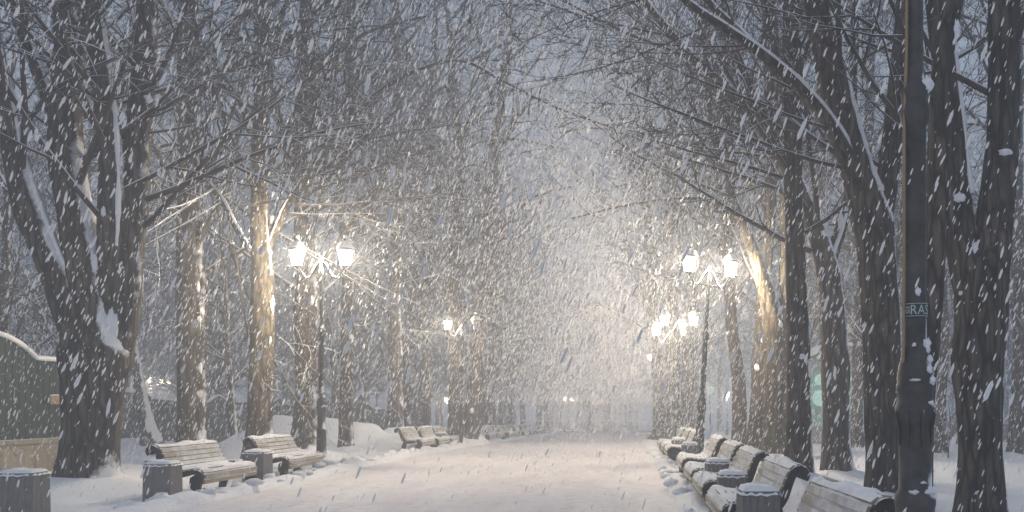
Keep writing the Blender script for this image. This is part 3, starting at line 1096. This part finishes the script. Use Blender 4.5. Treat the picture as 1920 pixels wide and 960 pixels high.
# teal lit pavilion behind the right hand trees
def pavilion():
    root = thing('lit_pavilion', 'teal lit glass pavilion with round panes glimpsed between the right trunks', 'pavilion', (10.6, 40.5, gz(40.5)))
    m_ = MB(); m_.box(-2.6, 2.6, -1.6, 1.6, -.3, .75); m_.build('plinth', M_DARKWALL, root)
    m_ = MB(); m_.box(-2.75, 2.75, -1.75, 1.75, .75, .86); m_.build('ledge', M_CONC, root)
    g_ = MB(); g_.box(-2.2, 2.2, -1.3, 1.3, .86, 3.4); g_.build('glazing', M_TEAL, root)
    for i in range(5):
        x = -2.2 + i * 1.1
        f_ = MB(); f_.box(x - .05, x + .05, -1.42, -1.305, .86, 3.4)
        fr = f_.build('mullion', M_DARKWALL, root)
    for i in range(4):
        x = -1.65 + i * 1.1
        for z, r_ in ((2.15, .32), (3.0, .22)):
            c_ = MB()
            vs_ = [(x + r_ * math.cos(a), -1.33, z + r_ * 1.15 * math.sin(a)) for a in [2 * math.pi * k_ / 24 for k_ in range(24)]]
            vs_ += [(q[0], -1.302, q[2]) for q in vs_]
            c_.add(vs_, [tuple(range(24)), tuple(range(47, 23, -1))] + [(k_, k_ + 24, (k_ + 1) % 24 + 24, (k_ + 1) % 24) for k_ in range(24)])
            c_.build('round_pane', M_TEAL_PALE, root)
        arc = MB()
        pts = [Vector((x + .45 * math.cos(a), -1.36, 1.0 + .4 * math.sin(a))) for a in [math.pi * k_ / 12 for k_ in range(13)]]
        arc.tube(pts, [.05] * 13, 6)
        arc.build('arch', M_DARKWALL, root)
    m_ = MB(); m_.prism([(-2.7, 3.4), (2.7, 3.4), (1.2, 4.5), (-1.2, 4.5)], -1.6, 1.6); rf = m_.build('roof', M_DARKWALL, root)
    m_ = MB(); m_.prism([(-2.6, 3.52), (-1.2, 4.56), (1.2, 4.56), (2.6, 3.52), (1.3, 4.72), (-1.3, 4.72)], -1.55, 1.55); m_.build('snow_cap', M_SNOW_SOFT, rf)
    m_ = MB()
    for s in (-1, 1):
        pts = [Vector((s * 1.1 + .7 * math.cos(a), -1.7, 3.9 + .45 * math.sin(a))) for a in [math.pi * k_ / 10 for k_ in range(11)]]
        m_.tube(pts, [.07] * 11, 6)
    m_.build('lit_arch', M_TEAL_PALE, root)


pavilion()


# teal lit sign on a mast, and a pale cabinet, beyond the right benches
root = thing('lit_sign', 'small square teal glowing sign on a thin mast far behind the right benches', 'sign', (5.15, 52, gz(52)))
m_ = MB(); m_.tube([Vector((0, 0, -.2)), Vector((0, 0, 2.8))], [.05, .045], 8, True); m_.build('mast', M_IRON, root)
m_ = MB(); m_.box(-.27, .27, -.07, .07, 2.72, 3.28); hs_ = m_.build('housing', M_DARKWALL, root)
m_ = MB(); m_.box(-.23, .23, -.085, -.072, 2.76, 3.24); m_.build('face', M_TEAL_PALE, hs_)
m_ = MB(); m_.blob((0, 0, 3.28), .28, .09, .07, 3, .2, 12, 5, True); m_.build('snow_cap', M_SNOW_SOFT, root)
root = thing('utility_cabinet', 'pale grey cabinet on the lawn beyond the right benches', 'cabinet', (5.95, 41, gz(41)))
m_ = MB(); m_.box(-.22, .22, -.18, .18, -.1, 1.05); m_.build('body', M_GLASS_OFF, root)
m_ = MB(); m_.box(-.18, .18, -.20, -.183, .1, .95); m_.build('door', M_GLASS_OFF, root)
m_ = MB(); m_.blob((0, 0, 1.05), .25, .21, .10, 5, .2, 12, 5, True); m_.build('snow_cap', M_SNOW_SOFT, root)

# ------------------------------------------------------------------ street lamps
def post_profile(scale_h=1.0):
    pr = [(.19, 0), (.19, .05), (.165, .09), (.15, .16), (.115, .22), (.108, .86), (.114, .89), (.114, .94), (.092, .97), (.090, 1.35), (.106, 1.38), (.112, 1.42), (.112, 1.45), (.102, 1.47),
          (.100, 1.53), (.108, 1.55), (.100, 1.58), (.100, 1.63), (.088, 1.69), (.068, 1.76), (.072, 1.78), (.064, 1.80), (.063, 2.2), (.060, 3.05), (.078, 3.08), (.084, 3.14), (.070, 3.2), (.084, 3.26), (.052, 3.32), (.046, 3.4), (.040, 4.5), (.058, 4.53), (.058, 4.62), (.038, 4.66), (.038, 4.78), (.05, 4.8), (.02, 4.87)]
    return [(r_, z * scale_h) for r_, z in pr]


def lamp_post(label, x, d, yaw=0.0, lean=0.0, lit=(True, True), power=LAMP_W, hs=1.0, group='twin lantern street lamps', snow=True):
    root = thing('street_lamp', label, 'street lamp', (x, d, gz(d)), yaw, group)
    root.rotation_euler = (0, lean, yaw)
    root.rotation_mode = 'XYZ'
    m_ = MB()
    m_.lathe(post_profile(hs), 14)
    m_.build('post', M_IRON, root)
    zt = 4.66 * hs
    for side, on in zip((-1, 1), lit):
        pts = []
        for t in [i / 16 for i in range(17)]:
            # S curve from the post's head down and out, then up to the lantern
            xx = .03 + .53 * t
            zz = .12 * math.cos(math.pi * min(1, t * 1.0)) if False else 0
            if t < .55:
                zz = .14 - .36 * (.5 - .5 * math.cos(math.pi * t / .55))
            else:
                zz = -.22 + .24 * (.5 - .5 * math.cos(math.pi * (t - .55) / .45)) ** 1.3
            pts.append(Vector((side * xx, 0, zt + zz)))
        a_ = MB()
        a_.tube(pts, [.022] * 17, 7, True)
        arm = a_.build('arm', M_IRON, root)
        if snow:
            s_ = MB()
            s_.tube([q + Vector((0, 0, .02)) for q in pts], [.013 + .007 * abs(math.sin(i * 1.7)) for i in range(17)], 7, True)
            s_.build('snow_cap', M_SNOW_SOFT, arm)
        lx, lz = side * .56, zt + .04
        f_ = MB()
        f_.lathe([(.02, lz - .03), (.06, lz), (.105, lz + .015), (.105, lz + .03)], 6, lx)
        for k_ in range(6):
            a0 = 2 * math.pi * k_ / 6
            f_.tube([Vector((lx + .108 * math.cos(a0), .108 * math.sin(a0), lz + .02)), Vector((lx + .182 * math.cos(a0), .182 * math.sin(a0), lz + .38))], [.008, .008], 4)
        f_.lathe([(.20, lz + .37), (.215, lz + .40), (.19, lz + .44), (.12, lz + .52), (.06, lz + .57), (.05, lz + .60), (.07, lz + .63), (.03, lz + .67), (.022, lz + .72)], 12, lx)
        lan = f_.build('lantern', M_IRON, root)
        g_ = MB()
        vs_, fs_ = [], []
        for r_, z in ((.10, lz + .032), (.172, lz + .368)):
            for k_ in range(6):
                vs_.append((lx + r_ * math.cos(2 * math.pi * k_ / 6), r_ * math.sin(2 * math.pi * k_ / 6), z))
        fs_ = [(k_, (k_ + 1) % 6, 6 + (k_ + 1) % 6, 6 + k_) for k_ in range(6)] + [(5, 4, 3, 2, 1, 0)]
        g_.add(vs_, fs_)
        g_.build('glass', M_GLASS_ON if on else M_GLASS_OFF, lan)
        if snow:
            s_ = MB()
            s_.lathe([(.208, lz + .415), (.20, lz + .445), (.135, lz + .545), (.07, lz + .60)], 12, lx)
            s_.blob((lx, 0, lz + .70), .05, .05, .045, side + x, .3, 8, 6)
            s_.build('snow_cap', M_SNOW_SOFT, lan)
        if on:
            ld = bpy.data.lights.new('lamp_light', 'POINT')
            ld.energy = power
            ld.color = LAMP_COL
            ld.shadow_soft_size = .09
            lo = bpy.data.objects.new('lamp_light', ld)
            lo.location = (lx, 0, lz + .2)
            lo.parent = root
            COL.objects.link(lo)
    if snow:
        for z, r_, k_ in ((3.28, .045, 1), (1.80, .028, 2), (.96, .05, 3), (4.9, .04, 4)):
            s_ = MB()
            s_.blob((.045 if z < 4 else 0, -.045 if z < 4 else 0, z * hs), r_, r_ * .8, .04, k_ + x, .6, 10, 7)
            s_.build('snow_clump', M_SNOW_SOFT, root)
    return root


lamp_post('black twin lantern lamp at the left, beside the second bench', -7.1, 19.6)
lamp_post('twin lantern lamp farther along the left with its right lantern unlit', -6.65, 34.0, .1, 0, (True, False))
lamp_post('leaning twin lantern lamp nearest on the right side of the path', 1.76, 20.7, R(20), R(3.6))
lamp_post('second right lamp, both its lanterns lit, above the twin trunks', 1.94, 32.6, R(-3), R(1), (True, True), LAMP_W * .8)
lamp_post('lamp just behind the second right one, its lower left lantern lit', 1.80, 35.0, R(4), 0, (True, False), LAMP_W * .8, .97)
lamp_post('single glowing lantern on a lamp far down the right row', 1.75, 51.0, R(60), 0, (True, False))
lamp_post('distant lamp with a pair of small lights near the end of the path', -6.9, 100, R(-35), 0, (True, True), LAMP_W, .76)
lamp_post('lone star like lamp low above the pair of far left benches', -18.0, 85, R(80), 0, (True, False), LAMP_W, .66)
lamp_post('tiny bright lamp low between trunks on the right', 8.35, 70, R(75), 0, (True, False), LAMP_W, .64)
lamp_post('far left lamp with two lights above the green fence', -44.2, 79, 0, 0, (True, True), LAMP_W * 1.5)
lamp_post('far left lamp, a single light beside the straight dark trunk', -43.4, 81, R(20), 0, (True, False), LAMP_W * 1.5)
near = lamp_post('tall dark iron lamp post close by at the right, seen without its lanterns', 1.66, 4.85, R(5), 0, (False, False), group=None, snow=True)
# decoration of the near post: corbel leaves round the collar and a conduit
for k_ in range(8):
    m_ = MB()
    a0 = 2 * math.pi * k_ / 8
    c_, s__ = math.cos(a0), math.sin(a0)
    m_.tube([Vector((c_ * .088, s__ * .088, 1.22)), Vector((c_ * .098, s__ * .098, 1.32)), Vector((c_ * .113, s__ * .105, 1.40)), Vector((c_ * .10, s__ * .10, 1.46))], [.004, .010, .011, .004], 6, True)
    m_.build('leaf_ornament', M_IRON, near)
m_ = MB()
m_.tube([Vector((-.078, -.02, 1.7)), Vector((-.074, -.02, 3.0)), Vector((-.06, -.02, 3.5)), Vector((-.055, -.02, 4.6))], [.009] * 4, 6)
m_.build('conduit', M_BOARD, near)
m_ = MB()
m_.box(-.16, .16, -.16, .16, -.1, .16)
m_.build('plinth', M_IRON, near)
for k_, (a0, r_, z, s1, s2) in enumerate(((-62, .092, 1.66, .022, .022), (-50, .088, 1.72, .018, .02), (-52, .102, 1.60, .022, .022), (-115, .104, 1.60, .03, .007), (-60, .105, 1.47, .016, .012), (-60, .10, .965, .035, .014), (-118, .10, .965, .028, .012), (-40, .066, 3.3, .014, .04), (-100, .066, 2.10, .014, .022), (-118, .072, 1.80, .012, .012), (-85, .088, 1.02, .02, .008))):
    m_ = MB()
    m_.blob((r_ * math.cos(R(a0)), r_ * math.sin(R(a0)), z), s1, s1 * .7, s2, k_ * 1.3 + 5, .7, 12, 8)
    m_.build('snow_clump', M_SNOW_SOFT, near)


def pole_sign():
    """plate wrapped round the near post that reads RAS"""
    cx, cd, z0 = 1.66, 4.85, 2.0
    root = thing('pole_sign', 'dark green plate reading RAS wrapped round the near iron post', 'sign', (cx, cd, z0))
    fa = math.atan2(0 - cd, 0 - cx)      # towards the path's viewer
    RR = .069

    def bend(s, z, r_):
        a = fa + s / RR
        return (r_ * math.cos(a), r_ * math.sin(a), z)

    def strip(s0, s1, z0_, z1_, r_, n=24):
        b = MB()
        vs_, fs_ = [], []
        for i in range(n + 1):
            s = s0 + (s1 - s0) * i / n
            vs_ += [bend(s, z0_, r_), bend(s, z1_, r_), bend(s, z1_, r_ - .004), bend(s, z0_, r_ - .004)]
        for i in range(n):
            o_ = i * 4
            fs_ += [(o_ + j, o_ + (j + 1) % 4, o_ + 4 + (j + 1) % 4, o_ + 4 + j) for j in range(4)]
        b.add(vs_, fs_, False)
        return b
    M_PL = plain('sign_green', (.045, .075, .062), (.06, .095, .08), 20, .5)
    M_LT = plain('sign_white', (.42, .46, .45), (.55, .58, .57), 30, .6)
    strip(-.1, .1, -.040, .040, RR).build('plate', M_PL, root)
    bd = MB()
    for a, b in ((.034, .037), (-.037, -.034)):
        q = strip(-.1, .1, a, b, RR + .003)
        bd.add(q.v, q.f)
    bd.build('border', M_LT, root)
    cu = bpy.data.curves.new('lettering', 'FONT')
    cu.body = 'RAS'
    cu.size = .072
    cu.space_character = 1.05
    cu.extrude = 0
    to = bpy.data.objects.new('lettering_source', cu)
    COL.objects.link(to)
    dg = bpy.context.evaluated_depsgraph_get()
    me = bpy.data.meshes.new_from_object(to.evaluated_get(dg))
    bpy.data.objects.remove(to)
    xs_ = [v.co.x for v in me.vertices]
    ys_ = [v.co.y for v in me.vertices]
    wx, wy = max(xs_) - min(xs_), max(ys_) - min(ys_)
    x_lo, y_lo = min(xs_), min(ys_)
    for v in me.vertices:
        s = -.022 + (v.co.x - x_lo) / wx * .105
        z = -.027 + (v.co.y - y_lo) / wy * .054
        v.co = bend(s, z, RR + .0045)
    me.materials.append(M_LT)
    lo = bpy.data.objects.new('lettering', me)
    COL.objects.link(lo)
    lo.parent = root
    em = MB()
    rr = random.Random(2)
    for k_ in range(34):
        s = -.078 + .046 * rr.random()
        z = -.026 + .046 * rr.random()
        w_, h_ = rr.uniform(.003, .008), rr.uniform(.002, .006)
        q = strip(s, s + w_, z, z + h_, RR + .0032 + .0001 * k_, 2)
        em.add(q.v, q.f)
    em.build('emblem', M_LT, root)


pole_sign()

# ------------------------------------------------------------------ benches
PROF = [(-.43, .66), (-.455, .73), (-.43, .79), (-.36, .825), (-.285, .80), (-.235, .72), (-.185, .60), (-.13, .49), (-.05, .415), (.06, .395), (.18, .405), (.30, .425), (.40, .415), (.46, .345), (.465, .26), (.44, .19)]


def prof_smooth(n):
    P = [(Vector((x, 0, z)), 0.0) for x, z in PROF]
    C = [q for q, _ in catmull(P, 10)]
    ln = [0.0]
    for i in range(1, len(C)):
        ln.append(ln[-1] + (C[i] - C[i - 1]).length)
    outp = []
    for k_ in range(n):
        s = ln[-1] * k_ / (n - 1)
        i = max(j for j in range(len(ln)) if ln[j] <= s + 1e-9)
        i = min(i, len(C) - 2)
        t = (s - ln[i]) / max(1e-9, ln[i + 1] - ln[i])
        outp.append(C[i].lerp(C[i + 1], t))
    return outp


def make_bench(seed):
    """the sitter faces +x; length along y"""
    rnd = random.Random(seed)
    root = bpy.data.objects.new('park_bench', None)
    COL.objects.link(root)
    Lh = .95
    nsl = 17
    C = prof_smooth(nsl * 2 + 1)
    seat, back = MB(), MB()
    for k_ in range(nsl):
        a, b = C[2 * k_], C[2 * k_ + 2]
        t = (b - a)
        w = t.length
        t = t.normalized()
        nrm = Vector((-t.z, 0, t.x))
        if nrm.z < 0 and k_ > 4:
            nrm = -nrm
        if k_ <= 4:
            # outward from the middle of the scroll / front of the back
            c0 = Vector((-.30, 0, .55))
            if nrm.dot((a + b) * .5 - c0) < 0:
                nrm = -nrm
        if k_ > 13:
            if nrm.x < 0:
                nrm = -nrm
        m = (a + b) * .5
        M = Matrix((( t.x, 0, nrm.x, m.x), (0, 1, 0, 0), (t.z, 0, nrm.z, m.z), (0, 0, 0, 1)))
        g_ = .011
        j = rnd.uniform(-.006, .006)
        (back if k_ <= 8 else seat).box(-w / 2 + g_, w / 2 - g_, -Lh + j, Lh + j, -.005, .024, M)
    back.build('backrest', M_WOOD, root)
    seat.build('seat', M_WOOD, root)
    CC = prof_smooth(41)
    for y in (-1.012, .957):
        f_ = MB()
        inner = []
        for i, q in enumerate(CC):
            a, b = CC[max(i - 1, 0)], CC[min(i + 1, 40)]
            t = (b - a).normalized()
            n_ = Vector((t.z, 0, -t.x))            # underside / rear
            th = .075 + .03 * math.exp(-((i - 21) / 6.0) ** 2)
            if i > 33:
                th += .045 * (i - 33) / 7
            if i < 8:
                th += .02 * (8 - i) / 8
            inner.append(q + n_ * th)
        for i in range(40):
            a, b, c, e = CC[i], CC[i + 1], inner[i + 1], inner[i]
            f_.prism([(v.x - 0, v.z) for v in (a, b, c, e)], y, y + .055)
        f_.build('side_frame', M_FRAME, root)
        l_ = MB()
        l_.prism([(.44, .19), (.46, .30), (.36, .36), (.26, .30), (.25, .20), (.28, .08), (.30, -.06), (.42, -.06), (.41, .08)], y + .004, y + .051)
        l_.build('leg', M_FRAME, root)
        l_ = MB()
        l_.prism([(-.02, .36), (-.16, .42), (-.20, .20), (-.24, -.06), (-.12, -.06), (-.06, .15)], y + .004, y + .051)
        l_.build('leg', M_FRAME, root)
    sn = MB()
    # one blanket of snow over the bench, thick where it can lie, thinned to nothing on the slope of the back
    NP, NY = 49, 46
    CS = prof_smooth(NP)
    vs_ = []
    for j in range(NY):
        y = -.945 + 1.89 * j / (NY - 1)
        for i, q in enumerate(CS):
            a, b = CS[max(i - 1, 0)], CS[min(i + 1, NP - 1)]
            t = (b - a).normalized()
            n_ = Vector((-t.z, 0, t.x))
            u_ = i / (NP - 1)
            lie = max(0.0, n_.z) ** 2
            th = -.034 + .030 * lie + .030 * mnoise.noise(Vector((q.x * 4 + seed * 7, y * 2.2, q.z * 4))) * (.4 + lie) + .018 * mnoise.noise(Vector((q.x * 14, y * 6 + seed, q.z * 14)))
            if min(i, NP - 1 - i) < 2 or min(j, NY - 1 - j) < 1:
                th = -.02
            vs_.append(Vector((q.x, y, q.z)) + n_ * (.024 + th))
    sn.add(vs_, [(j * NP + i, (j + 1) * NP + i, (j + 1) * NP + i + 1, j * NP + i + 1) for j in range(NY - 1) for i in range(NP - 1)], True)
    sn.build('snow_cover', M_SNOW_SOFT, root)
    return root


BP = [make_bench(s) for s in (1, 2, 3)]
used = set()


def bench(x, d, side, label, group, kind=0, tw=0.0):
    """x: centre line of the bench; side +1 faces +x (left row), -1 faces -x"""
    src = BP[kind % 3]
    if kind % 3 in used:
        o = copy_tree(src)
    else:
        o = src
        used.add(kind % 3)
    o.location = (x, d, gz(d))
    o.rotation_euler = (0, 0, (0 if side > 0 else math.pi) + tw)
    if side < 0:
        o.scale = (1, .88, 1)
    tag(o, label, 'bench', group)
    return o


GL, GR = 'slatted benches along the left edge of the path', 'slatted benches along the right edge of the path'
bench(-7.28, 14.55, 1, 'nearest left bench, snow dusted yellowish slats, behind the square concrete bin', GL, 0)
bench(-7.22, 17.85, 1, 'second left bench, just before the lamp post', GL, 1)
bench(-7.25, 28.9, 1, 'left bench of the pair below the snow mound', GL, 2)
bench(-7.2, 31.2, 1, 'right bench of the pair below the snow mound', GL, 0)
bench(-7.2, 33.4, 1, 'low snowed in bench just right of the far pair', GL, 1)
for i, d in enumerate((42.5, 45.2, 49, 52, 57, 60.5, 66, 71, 100, 108)):
    bench(-7.2 + rb.uniform(-.1, .1), d, 1, 'small snow covered bench in the far part of the left row', 'far benches of the left row', i)
bench(1.40, 6.62, -1, 'nearest right bench, cut by the bottom of the picture beside the iron post', GR, 0, R(2))
bench(1.47, 9.75, -1, 'second right bench, pale slats, behind the widest concrete bin', GR, 1)
bench(1.50, 12.35, -1, 'third right bench, its curled arm over the second bin', GR, 2)
bench(1.52, 14.6, -1, 'fourth right bench, between the third bin and the lamplit bench', GR, 0)
bench(1.55, 17.4, -1, 'fifth right bench with a yellowish lamplit back', GR, 1)
bench(1.50, 22.3, -1, 'right bench just past the foot of the leaning lamp', GR, 2)
bench(1.50, 24.6, -1, 'right bench two past the leaning lamp, seat heaped with snow', GR, 0)
for i, d in enumerate((27.2, 41, 44)):
    bench(1.5, d, -1, 'small snow covered bench in the far part of the right row', 'far benches of the right row', i)


# ------------------------------------------------------------------ concrete bins
def make_bin(seed):
    root = bpy.data.objects.new('concrete_bin', None)
    COL.objects.link(root)
    b = MB()
    w, h = .21, .58
    # shallow ribbed sides, slightly tapered
    n = 9
    ring = []
    for sx, sy, ex, ey in ((-1, -1, 1, -1), (1, -1, 1, 1), (1, 1, -1, 1), (-1, 1, -1, -1)):
        for i in range(n):
            t = i / n
            x, y = sx + (ex - sx) * t, sy + (ey - sy) * t
            k_ = 1.0 if i % 2 else .965
            if i == 0:
                k_ = .95
            ring.append((x * k_, y * k_))
    m = len(ring)
    vs_ = []
    for z, k_ in ((-.08, 1.02), (.0, 1.02), (h - .02, .98), (h, .95)):
        vs_ += [(x * w * k_, y * w * k_, z) for x, y in ring]
    fs_ = [(j * m + i, j * m + (i + 1) % m, (j + 1) * m + (i + 1) % m, (j + 1) * m + i) for j in range(3) for i in range(m)]
    fs_.append(tuple(3 * m + i for i in range(m)))
    b.add(vs_, fs_)
    b.build('body', M_CONC, root)
    s = MB()
    vs_, fs_ = [], []
    nn = 9
    for j in range(nn):
        for i in range(nn):
            x, y = -1 + 2 * i / (nn - 1), -1 + 2 * j / (nn - 1)
            e = max(abs(x), abs(y))
            z = h - .012 + (.062 * (1 - e ** 5)) * (1 + .4 * mnoise.noise(Vector((x * 1.5 + seed, y * 1.5, 0)))) - (.02 + .03 * abs(mnoise.noise(Vector((x * 6 + seed, y * 6, 1))))) * (e > .95)
            k_ = 1.03 if e > .95 else 1.0
            vs_.append((x * w * k_, y * w * k_, z))
    fs_ = [(j * nn + i, j * nn + i + 1, (j + 1) * nn + i + 1, (j + 1) * nn + i) for j in range(nn - 1) for i in range(nn - 1)]
    s.add(vs_, fs_, True)
    s.build('snow_cap', M_SNOW_SOFT, root)
    return root


BIN = make_bin(1)
first = [True]


def bin_(x, d, label, sc=(1, 1, 1), rz=0.0):
    o = BIN if first[0] else copy_tree(BIN)
    first[0] = False
    o.location = (x, d, gz(d))
    o.scale = sc
    o.rotation_euler = (0, 0, rz)
    return tag(o, label, 'litter bin', 'square concrete litter bins')


bin_(-7.98, 11.15, 'concrete bin at the bottom left corner', (1.08, 1.08, 1), .1)
bin_(-7.10, 12.9, 'concrete bin in front of the nearest left bench', (1, 1, 1), .05)
bin_(-7.10, 16.22, 'concrete bin between the two nearest left benches', (1, 1, 1), -.04)
bin_(1.30, 8.35, 'largest looking concrete bin on the right, before the second bench', (.92, .92, 1.08), .03)
bin_(1.38, 11.05, 'concrete bin between the second and third right benches', (.92, .92, .98), -.05)
bin_(1.46, 13.45, 'concrete bin between the third and fourth right benches', (.95, .95, 1.0), .04)
bin_(1.5, 20.0, 'concrete bin below the leaning right lamp', (.95, .95, 1), 0)
bin_(1.45, 23.45, 'concrete bin between the two benches past the leaning lamp', (.95, .95, 1), 0)
bin_(-7.1, 32.3, 'concrete bin at the right end of the far left pair of benches', (.9, .9, 1), 0)

# lumps of cleared snow about the bench feet
lm = MB()
rl = random.Random(9)
for i in range(150):
    if i % 3:
        x, d = rl.uniform(-7.1, -6.3), rl.uniform(11.5, 34)
    else:
        x, d = rl.uniform(.75, 1.2), rl.uniform(5.5, 28)
    s = rl.uniform(.04, .13)
    lm.blob((x, d, ground_h(x, d) + s * .15), s * rl.uniform(.8, 1.6), s * rl.uniform(.8, 1.6), s * .75, i * .7, .5, 9, 6)
tag(lm.build('snow_lumps', M_SNOW), 'loose lumps of cleared snow along the bench feet', 'snow', kind='stuff')

# ------------------------------------------------------------------ falling snow: wind driven clumps of flakes hanging in the air
def flakes(rg, P, med, sig, lo, hi, asp, fine):
    """slender clumps of flat ice plates lying along the wind: crossed thin plates, as in a real snow aggregate"""
    n = len(P)
    ax = np.stack([.37 + rg.normal(0, .06, n), rg.normal(0, .12, n), np.ones(n)], 1)
    ax /= np.linalg.norm(ax, axis=1)[:, None]
    u = np.cross(ax, rg.normal(size=(n, 3)))
    u /= np.linalg.norm(u, axis=1)[:, None]
    v = np.cross(ax, u)
    wd = np.clip(rg.lognormal(math.log(med), sig, n), lo, hi)
    ln = wd * rg.uniform(asp[0], asp[1], n)
    cols, fb = [], []
    plates = 2 if not fine else 3
    for j in range(plates):
        a = math.pi * j / plates
        w = u * math.cos(a) + v * math.sin(a)
        o_ = len(cols)
        if fine:        # ragged six cornered plate
            for t, sg in ((-1, 0), (-.5, 1), (.45, 1), (1, 0), (.5, -1), (-.55, -1)):
                cols.append(P + ax * (ln * (t + rg.uniform(-.14, .14, n)))[:, None] + w * (wd * sg * rg.uniform(.7, 1.1, n))[:, None])
            fb += [(o_, o_ + 1, o_ + 5), (o_ + 1, o_ + 2, o_ + 5), (o_ + 2, o_ + 4, o_ + 5), (o_ + 2, o_ + 3, o_ + 4)]
        else:
            for t, sg in ((-1, 0), (0, 1), (1, 0), (0, -1)):
                cols.append(P + ax * (ln * (t + rg.uniform(-.18, .18, n)))[:, None] + w * (wd * sg * rg.uniform(.75, 1.2, n))[:, None])
            fb += [(o_, o_ + 1, o_ + 3), (o_ + 1, o_ + 2, o_ + 3)]
    m = len(cols)
    V = np.stack(cols, 1).reshape(-1, 3)
    Fc = (np.arange(n)[:, None, None] * m + np.array(fb)[None]).reshape(-1, 3)
    return V, Fc


def falling_snow():
    rg = np.random.default_rng(21)

    def spread(n, x0, x1, d0, d1, z0, z1):
        P = np.stack([rg.uniform(x0, x1, n), rg.uniform(d0, d1, n), rg.uniform(z0, z1, n)], 1)
        # what can fall in view from roughly this spot, with a wide margin
        keep = (P[:, 0] > -.82 * P[:, 1] - 2) & (P[:, 0] < .56 * P[:, 1] + 2) & (P[:, 2] < 1.45 + .55 * P[:, 1] + 1)
        return P[keep]
    def veil(n, cx, sx, d0, d1, z0, z1):
        # extra flakes added down the middle of the avenue to make a pale veil
        d = rg.uniform(d0, d1, n)
        return np.stack([cx + rg.normal(0, sx, n) * (.6 + d / 45), d, rg.uniform(z0, z1, n)], 1)
    def off_lamps(P, near=.8):       # flakes right beside the lanterns left out, they would blow out white
        ok = np.ones(len(P), bool)
        for q in LANTERNS:
            ok &= np.linalg.norm(P - np.array(q), axis=1) > near
        # thinned low over the path, where flakes would show as dark specks
        low = (P[:, 2] < 1.5) & (P[:, 0] > -7) & (P[:, 0] < 1.2) & (P[:, 1] < 32)
        ok &= ~(low & (rg.uniform(0, 1, len(P)) < .72))
        return P[ok]
    A = (4.4, 5.8)
    sets = [flakes(rg, off_lamps(spread(24000, -12, 9, 3.2, 13, 0, 9)), .0050, .45, .002, .0110, A, True),
            flakes(rg, off_lamps(spread(95000, -22, 16, 13, 28, 0, 14)), .0064, .45, .002, .015, A, False),
            flakes(rg, off_lamps(spread(85000, -34, 24, 28, 60, -.6, 22)), .0095, .42, .003, .024, A, False),
            flakes(rg, off_lamps(veil(20000, -.9, 1.4, 14, 40, .2, 11), 1.9), .0072, .45, .002, .018, A, False),
            flakes(rg, off_lamps(veil(170000, -.9, 1.5, 15, 50, .2, 15), 1.9), .0044, .35, .002, .018, A, False),
            flakes(rg, veil(60000, -1.0, 2.0, 40, 78, .2, 22), .0080, .4, .003, .024, A, False)]
    off, Vs, Fs = 0, [], []
    for V, Fc in sets:
        Vs.append(V)
        Fs.append(Fc + off)
        off += len(V)
    V, Fc = np.concatenate(Vs), np.concatenate(Fs)
    me = bpy.data.meshes.new('falling_snow')
    me.vertices.add(len(V))
    me.vertices.foreach_set('co', V.astype(np.float32).ravel())
    me.loops.add(len(Fc) * 3)
    me.loops.foreach_set('vertex_index', Fc.astype(np.int32).ravel())
    me.polygons.add(len(Fc))
    me.polygons.foreach_set('loop_start', np.arange(0, len(Fc) * 3, 3, dtype=np.int32))
    me.polygons.foreach_set('use_smooth', np.zeros(len(Fc), dtype=bool))
    me.update(calc_edges=True)
    me.materials.append(M_FLAKE)
    o = bpy.data.objects.new('falling_snow', me)
    COL.objects.link(o)
    tag(o, 'thick slanting snowfall filling the air over the path', 'falling snow', kind='stuff')


falling_snow()

# ------------------------------------------------------------------ haze
m, t, o = newmat('snow_haze')
vol = N(t, 'ShaderNodeVolumePrincipled')
vol.inputs['Color'].default_value = (.84, .89, .97, 1)
vol.inputs['Density'].default_value = HAZE_DENSITY
vol.inputs['Anisotropy'].default_value = .35
t.links.new(vol.outputs[0], o.inputs['Volume'])
hb = MB()
hb.box(-130, 130, -16, 171, gz(171) - 1.6, 27)
tag(hb.build('haze', m), 'pale snowy haze filling the park', 'haze', kind='stuff')
